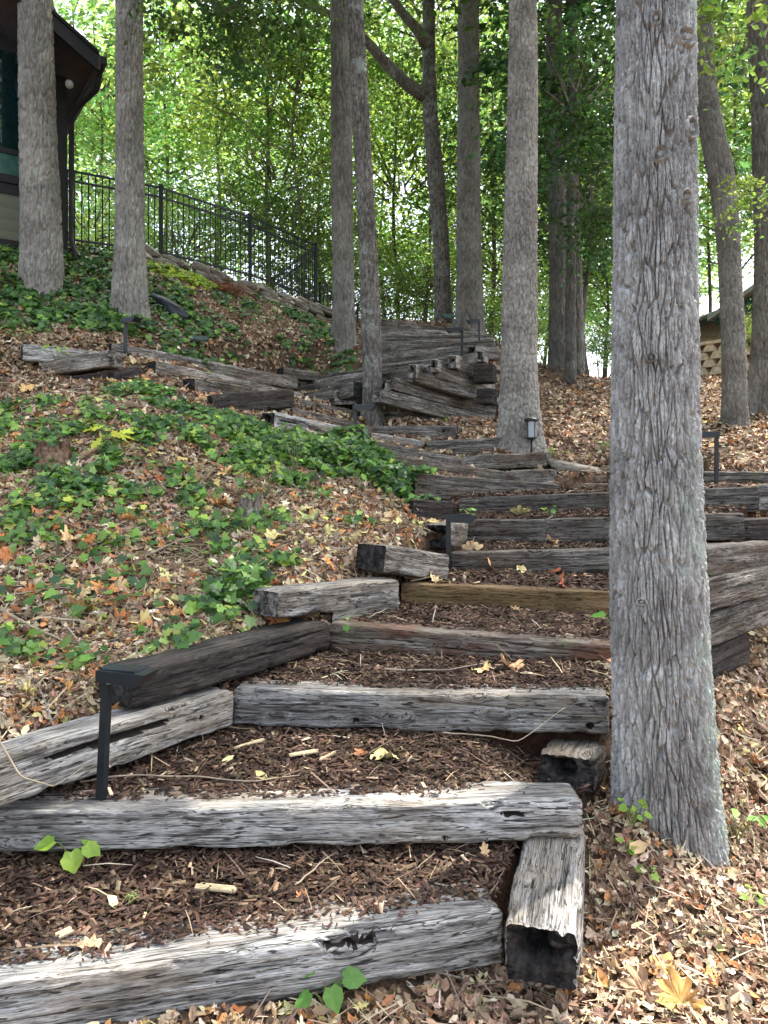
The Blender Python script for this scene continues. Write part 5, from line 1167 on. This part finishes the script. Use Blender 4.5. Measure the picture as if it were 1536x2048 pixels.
m.build('blocks', M_BLOCK, bw); m = MB(); m.box((bl_ / 2, .22, 4 * rh + .0), (bl_, .34, .07)); m.build('coping', M_BLOCK, bw)
c = P(1512, 655, 17.5); root = empty('hedge', (c[0], c[1], c[2] - .75), 'rounded bright green clipped shrub above the block wall', 'shrub')
add_crown(root, c, (.62, .62, .6), 3, GR[1], .3)

# ------------------------------------------------------------------ stumps
def stump(px, py, d, r_, h, label, tint):
    b = ginter(px, py, d)[0]; path = [b - [0, 0, .12], b + [0, 0, h * .6], b + [0.01, 0, h]]
    V, Q = trunk_mesh(path, [r_ * 1.2, r_, r_ * .9], 60, 50, .03, .12, .02, hash_(label) % 90)
    top = V.reshape(50, 60, 3); top[-6:, :, 2] += .05 * noise(np.cos(np.arange(60) / 60 * 6.283) * 2, np.sin(np.arange(60) / 60 * 6.283) * 2, d)[None]
    V = top.reshape(-1, 3); c = V[-60:].mean(0) - [0, 0, .05]; V = np.vstack([V, c]); k = len(V) - 1
    T_ = np.array([[k, k - 60 + (j + 1) % 60, k - 60 + j] for j in range(60)])
    o = mk('tree_stump', V, [Q, T_], M_BARKD, None, True, loc=b); o.color = (*tint, 1); tag(o, label, 'stump')
stump(105, 925, 4.5, .13, .15, 'crumbling brown stump among the ivy at the far left', (.75, .5, .36))
stump(500, 1040, 4.5, .09, .17, 'weathered grey stump in the leaves in the middle of the bank', (1.1, 1.0, .92))

# ------------------------------------------------------------------ seedlings
HEART = sym([(0, -.42), (.22, -.5), (.46, -.2), (.40, .15), (0, .62)]); COMP = sym([(0, -.5), (.16, -.2), (.2, .1), (0, .55)])
T_HEART = fan2(HEART); T_COMP = fan2(COMP); T_OAK = fan2(OAK); T_MAPLE = fan2(MAPLE); T_IVY2 = fan2(IVYO)
def seedling(px, py, n, ls, hgt, tm, col, label, name='seedling', spread=.1, d0=2.0, at=None):
    b = ginter(px, py, d0)[0] if at is None else np.array(at); g_ = np.random.default_rng(int(px * 7 + py))
    root = empty(name, b, label, 'plant')
    sm_ = MB()
    for k in range(n):
        a = k * 2.4 + g_.uniform(0, .6); q = g_.uniform(.35, 1); e = np.array([math.cos(a) * spread * q, math.sin(a) * spread * q - spread * .3, hgt * g_.uniform(.55, 1.1)])
        sm_.tube(limb_path((0, 0, -.02), e, .02, 5, .01, k), [.004, .003, .003, .002, .0015], 5)
        z_ = np.array([math.cos(a) * .35, math.sin(a) * .35 - .45, .8]) + g_.normal(size=3) * .15; z_ /= np.linalg.norm(z_)
        y_ = np.array([math.cos(a), math.sin(a), -.2]); y_ -= z_ * y_.dot(z_); y_ /= np.linalg.norm(y_); x_ = np.cross(y_, z_)
        fr = np.stack([x_, y_, z_], -1)[None]; s_ = ls * g_.uniform(.65, 1.15)
        V, Fs, C = scatter(tm, (e + y_ * s_ * .4)[None], fr, np.array([s_]), np.array([.5]), pal(1, [col], [1], g_, .12), g_)
        mk('leaf', V, Fs, M_SEED, root, True, C)
    sm_.build('stem', M_STEM, root, smooth=True)
LIME = (.27, .44, .06); MIDG = (.12, .27, .05); YEL = (.55, .58, .07)
seedling(148, 1718, 7, .085, .085, T_HEART, LIME, 'bright green heart leafed seedling on the second tread at left', spread=.09)
seedling(655, 2022, 5, .09, .10, T_HEART, MIDG, 'large leafed green seedling in front of the bottom step', spread=.07)
seedling(1262, 1655, 9, .035, .10, T_HEART, LIME, 'small cluster of round lime leaves left of the big trunk base', spread=.07)
seedling(1252, 1725, 3, .04, .05, T_HEART, LIME, 'tiny lime seedling below the cluster of round leaves', spread=.03)
seedling(1298, 1760, 4, .04, .04, T_IVY, LIME, 'tiny lobed seedling in front of the big trunk base', spread=.03)
seedling(1470, 1690, 6, .085, .16, T_COMP, (.2, .38, .07), 'broad leafed green seedling right of the big trunk base', spread=.12)
seedling(1500, 1815, 5, .04, .05, T_IVY, (.25, .42, .05), 'small star leafed seedling low at the right edge', spread=.04)
seedling(1220, 1240, 3, .12, .12, T_HEART, MIDG, 'green leaves peeking from the left side of the big trunk on the fourth tread', spread=.06, at=P(1224, 1258, 4.72))
seedling(1104, 1080, 3, .05, .10, T_HEART, MIDG, 'small two leafed seedling in front of the seventh step', spread=.04)
seedling(1098, 1030, 2, .06, .06, T_HEART, LIME, 'single round leaf seedling in front of the eighth step', spread=.03)
seedling(935, 1080, 4, .06, .10, T_HEART, MIDG, 'little seedling beside the second path light', spread=.06)
seedling(222, 905, 9, .17, .22, T_OAK, YEL, 'bright yellow leafed sapling on the ivy bank', spread=.12)
seedling(530, 1000, 12, .10, .30, T_COMP, (.33, .48, .06), 'yellow green compound leafed sprig in the middle of the bank', spread=.20)
seedling(590, 950, 9, .10, .42, T_COMP, (.25, .42, .07), 'tall thin sprig with narrow leaves before the ragged tie', spread=.16)
seedling(720, 985, 6, .10, .30, T_COMP, (.2, .38, .06), 'upright narrow leafed sprig in the big ivy clump', spread=.12)
seedling(115, 735, 8, .10, .22, T_COMP, LIME, 'leafy sprig growing beside the crossing tie', spread=.18, d0=7)
seedling(40, 685, 10, .08, .15, T_OAK, LIME, 'bright little plant above the far left tie end', spread=.16, d0=8)
seedling(535, 735, 10, .10, .22, T_COMP, MIDG, 'upright green plant over the half buried tie', spread=.15, d0=9)
seedling(885, 850, 4, .05, .10, T_COMP, LIME, 'tiny weeds at the foot of the upper wall', spread=.08, d0=8)
seedling(1205, 905, 9, .07, .14, T_COMP, MIDG, 'fern like weed left of the big trunk on the right slope', spread=.14, d0=7)
seedling(1105, 915, 9, .06, .10, T_COMP, LIME, 'weed tuft at the foot of the plated tree', spread=.12, d0=7)
seedling(1435, 1290 + 20, 4, .05, .05, T_COMP, LIME, 'weed by the lowest wall tie at right', spread=.05)
seedling(262, 1812, 14, .03, .03, (np.array([[-.04, -.5, 0], [.04, -.5, 0], [0, .5, 0]]), [np.array([[0, 1, 2]])]), (.3, .32, .1), 'tiny needle tuft on the first tread', spread=.02)
for px, py, n_, r_, lab in [(640, 1290, 7, .05, 'ivy sprig creeping over the left end of the fourth step')]:
    seedling(px + 45, py + 5, n_, .05, .06, T_IVY, MIDG, lab, 'ivy_sprig', spread=.12)

# ------------------------------------------------------------------ fallen leaves one can point to
def bigleaf(px, py, s_, col, label, tm=T_MAPLE, tilt=.3, d0=2.0, dz=.012, curl=.9, grp='large fallen leaves', at=None):
    b = ginter(px, py, d0)[0] if at is None else np.array(at); g_ = np.random.default_rng(int(px * 3 + py))
    b = b + [0, 0, dz + s_ * .12]; z_ = np.array([0, -.3, 1.]) + g_.normal(size=3) * tilt; z_ /= np.linalg.norm(z_)
    fr = frames(1, z_[None], .05, g_); TV, TF = tm
    V, Fs, C = scatter(tm, np.zeros((1, 3)), fr, np.array([s_]), np.array([curl]), pal(1, [col], [1], g_, .1), g_, cup=.25)
    V = V + (.16 * s_ * noise(V[:, 0] / s_ * 2.2 + px, V[:, 1] / s_ * 2.2, py))[:, None] * fr[0][:, 2]
    C = C * np.exp(g_.normal(size=(len(C), 1)) * .18)
    o = mk('fallen_leaf', V, Fs, M_LITTER, None, True, C); o.location = tuple(b); tag(o, label, 'leaf', grp)
ORG = (.54, .28, .11); TAN = (.62, .42, .22); YT = (.66, .55, .25); RED = (.35, .13, .06)
for a in [(1335, 1958, .15, ORG, 'large orange maple leaf standing up in the bottom right corner', T_MAPLE, .5), (1290, 2000, .14, TAN, 'tan maple leaf left of the large orange one'), (1365, 2020, .15, ORG, 'orange maple leaf at the very bottom beneath the large one'),
          (1425, 1965, .10, ORG, 'small rusty leaf right of the large orange one', T_OAK), (1205, 1985, .09, ORG, 'narrow orange leaf left of the orange group', T_OVAL), (1270, 1720, .10, TAN, 'curled tan leaf leaning on the big trunk base', T_OVAL, .6, 3.0),
          (770, 1525, .12, YT, 'pale yellow maple leaf on the second tread'), (722, 1520, .06, RED, 'small red leaf beside the pale yellow maple leaf'), (455, 1532, .07, YT, 'yellow leaf in the middle of the second tread', T_OVAL), (523, 1565, .07, YT, 'yellow leaf at the back edge of the second step tie', T_OVAL),
          (232, 1500, .17, ORG, 'big curled brown leaf resting on the nearest path light post', T_OVAL, .5), (225, 1815, .07, YT, 'pale lance shaped leaf on the first tread', T_OVAL), (185, 1905, .09, TAN, 'crumpled tan leaf on the left of the bottom step', T_OAK), (605, 1805, .04, ORG, 'little orange leaf at the front of the first tread'),
          (820, 1705, .04, ORG, 'little orange leaf under the second step tie'), (970, 1715, .07, TAN, 'pale leaf by the upright ended block', T_OAK), (965, 1350, .10, YT, 'yellow star shaped leaf on the third tread'), (1020, 1345, .13, TAN, 'brown folded leaf right of the yellow star shaped one'),
          (1125, 1215, .16, RED, 'upright rusty leaf on the fourth tread', T_OAK, .5), (1030, 1225, .12, TAN, 'curled tan leaf on the fourth tread', T_OAK), (1000, 1145, .20, TAN, 'large pale maple leaf below the sixth step tie', T_MAPLE, .4), (945, 1132, .16, TAN, 'pale maple leaf next to the second path light'),
          (1105, 1148, .12, RED, 'rust brown leaf below the sixth step tie'), (1045, 1150, .12, YT, 'flat yellow leaf right of the large pale maple leaf'), (1160, 1160, .1, TAN, 'tan leaf near the big trunk on the fifth tread'), (985, 1085, .2, ORG, 'orange leaf on the sixth tread'), (1105, 1090, .12, TAN, 'tan leaf by the two leafed seedling'),
          (1040, 1035, .16, YT, 'yellow leaf on the seventh tread'), (870, 1205, .14, TAN, 'tan leaf pile scrap at the left of the fourth tread', T_OAK), (830, 1200, .14, TAN, 'crisp tan leaf under the tan olive tie'), (1290, 1700, .05, TAN, 'small tan leaf by the trunk')]:
    bigleaf(*a)
g2 = np.random.default_rng(5)
for k in range(46):   # orange maple leaves strewn over the left bank
    cx, cy, sp = [(330, 1050, 60), (180, 1140, 130), (430, 960, 120), (650, 1050, 90), (100, 1080, 90), (350, 1240, 110), (800, 1050, 40), (150, 770, 80), (240, 700, 50), (560, 1150, 90)][k % 10]
    px, py = cx + g2.normal() * sp, cy + g2.normal() * sp * .35
    py = max(735, py)
    bigleaf(max(4, px), py, g2.uniform(.10, .17), [ORG, TAN, (.58, .38, .16), YT, (.50, .2, .07)][k % 5], 'orange or tan maple leaf lying on the ivy bank', T_MAPLE if k % 3 else T_OAK, .35, 3.2, .03, .9, 'orange and tan maple leaves on the bank')

# ------------------------------------------------------------------ twigs and splinters
def twig(pts, r_, label, d0=2.0, mat=None, up=.012, name='twig'):
    q = []
    for p in pts:
        c = ginter(p[0], p[1], d0)[0] if len(p) == 2 else P(*p); q.append(c + [0, 0, up])
    q = np.array(q); t = np.linspace(0, 1, len(q)); tt = np.linspace(0, 1, 24)
    c = np.stack([np.interp(tt, t, q[:, i]) for i in range(3)], 1); c[1:-1] = (c[:-2] + c[1:-1] * 2 + c[2:]) / 4
    c += .004 * np.stack([noise(tt * 9, r_ * 900, k) for k in range(3)], 1)
    m = MB(); m.tube(c, np.linspace(r_, r_ * .4, 24), 6); o = m.build(name, mat or M_TWIG, None, loc=c[12], smooth=True); tag(o, label, 'twig')
twig([(160, 1578), (260, 1560), (380, 1565), (500, 1575), (600, 1560)], .005, 'long pale curved vine stem lying on the second tread', up=.02)
twig([(0, 1490, 2.85), (40, 1560, 2.8), (110, 1580, 2.85), (180, 1530, 3.05)], .0045, 'pale looping stem hanging over the cracked grey tie')
twig([(768, 1345), (830, 1352), (900, 1350), (970, 1338)], .006, 'pale curved twig lying on the third tread', up=.02)
twig([(885, 1470, 3.68), (960, 1475, 3.6), (1040, 1490, 3.45), (1130, 1420, 3.5)], .004, 'thin bent twig crossing the right end of the third step')
twig([(0, 1235), (60, 1270), (130, 1300)], .011, 'long grey fallen branch on the left bank', d0=3.2, up=.04)
twig([(0, 1215), (90, 1195), (230, 1185)], .005, 'thin brown stick above the long grey branch', d0=3.2, up=.04)
twig([(300, 1120), (350, 1100), (385, 1085)], .008, 'short grey stick at the edge of the bare soil', d0=3.2, up=.04)
twig([(820, 1165, 5.4), (905, 1150, 5.5)], .006, 'straight stick at the left end of the tan olive tie')
twig([(590, 1785), (640, 1745), (665, 1722)], .004, 'thin dark twig leaning on the second step tie', up=.02)
twig([(1160, 944, 8.35), (1225, 946, 8.35)], .007, 'pale stick on the stacked flat stones')
twig([(870, 1780), (980, 1830), (1010, 1845)], .003, 'dark fine twig on the first tread', up=.015)
M_SPL = plain('splintered_pale_wood', (.55, .44, .27), .85, 0, .2, .8, 50)
def splinter(px, py, ln, wd, ang_, label, d0=2.0):
    b = ginter(px, py, d0)[0]; n_ = 14; t = np.linspace(-.5, .5, n_); m = MB()
    for k in range(5):
        yo = (k - 2) * wd / 5; l0 = ln * rng.uniform(.75, 1)
        m.bar((-l0 / 2 + rng.uniform(-.01, .01), yo, .008), (l0 / 2, yo + rng.uniform(-.004, .004), .012), wd / 4.4, .007 + .003 * (k % 3))
    o = m.build('wood_splinter', M_SPL); o.location = tuple(b + [0, 0, .012]); o.rotation_euler = (.05, -.08, ang_); tag(o, label, 'splinter')
splinter(430, 1790, .17, .035, -.35, 'yellowish rotten wood splinter on the first tread')
splinter(608, 1518, .14, .022, .12, 'pale straight wood splinter in the middle of the second tread')
splinter(500, 1498, .15, .012, .5, 'narrow pale splinter left on the second tread')
splinter(655, 1525, .11, .010, .8, 'thin slanted splinter beside the pale straight one')
splinter(130, 1888, .05, .028, .6, 'small whitish bark chip at the left of the bottom step')
m_, T_ = stone_mesh(.03, .03, .028, 4, 3); o = mk('pebble', m_, [T_], plain('dark_pebble', (.07, .065, .075), .5)); o.location = tuple(ginter(1490, 2025)[0] + [0, 0, .012]); tag(o, 'round dark pebble in the bottom right corner', 'pebble')
# rusty heap of pine straw under the stone wall
c = ginter(455, 592, 9)[0]; n_ = 900; q = rng.normal(size=(n_, 3)) * [.18, .15, .06]
V, Fs, C = scatter(T_NEEDLE, c + q + [0, 0, .1], frames(n_, np.array([[0, -.5, .8]]), .6, rng), rng.uniform(.1, .22, n_), 0, pal(n_, [(.28, .10, .045), (.18, .07, .035)], [1, 1], rng), rng)
V2 = V - c; o = mk('straw_heap', V, Fs, M_LITTER, None, False, C, loc=c); tag(o, 'rusty red heap of pine needles under the fieldstone wall', 'straw heap')
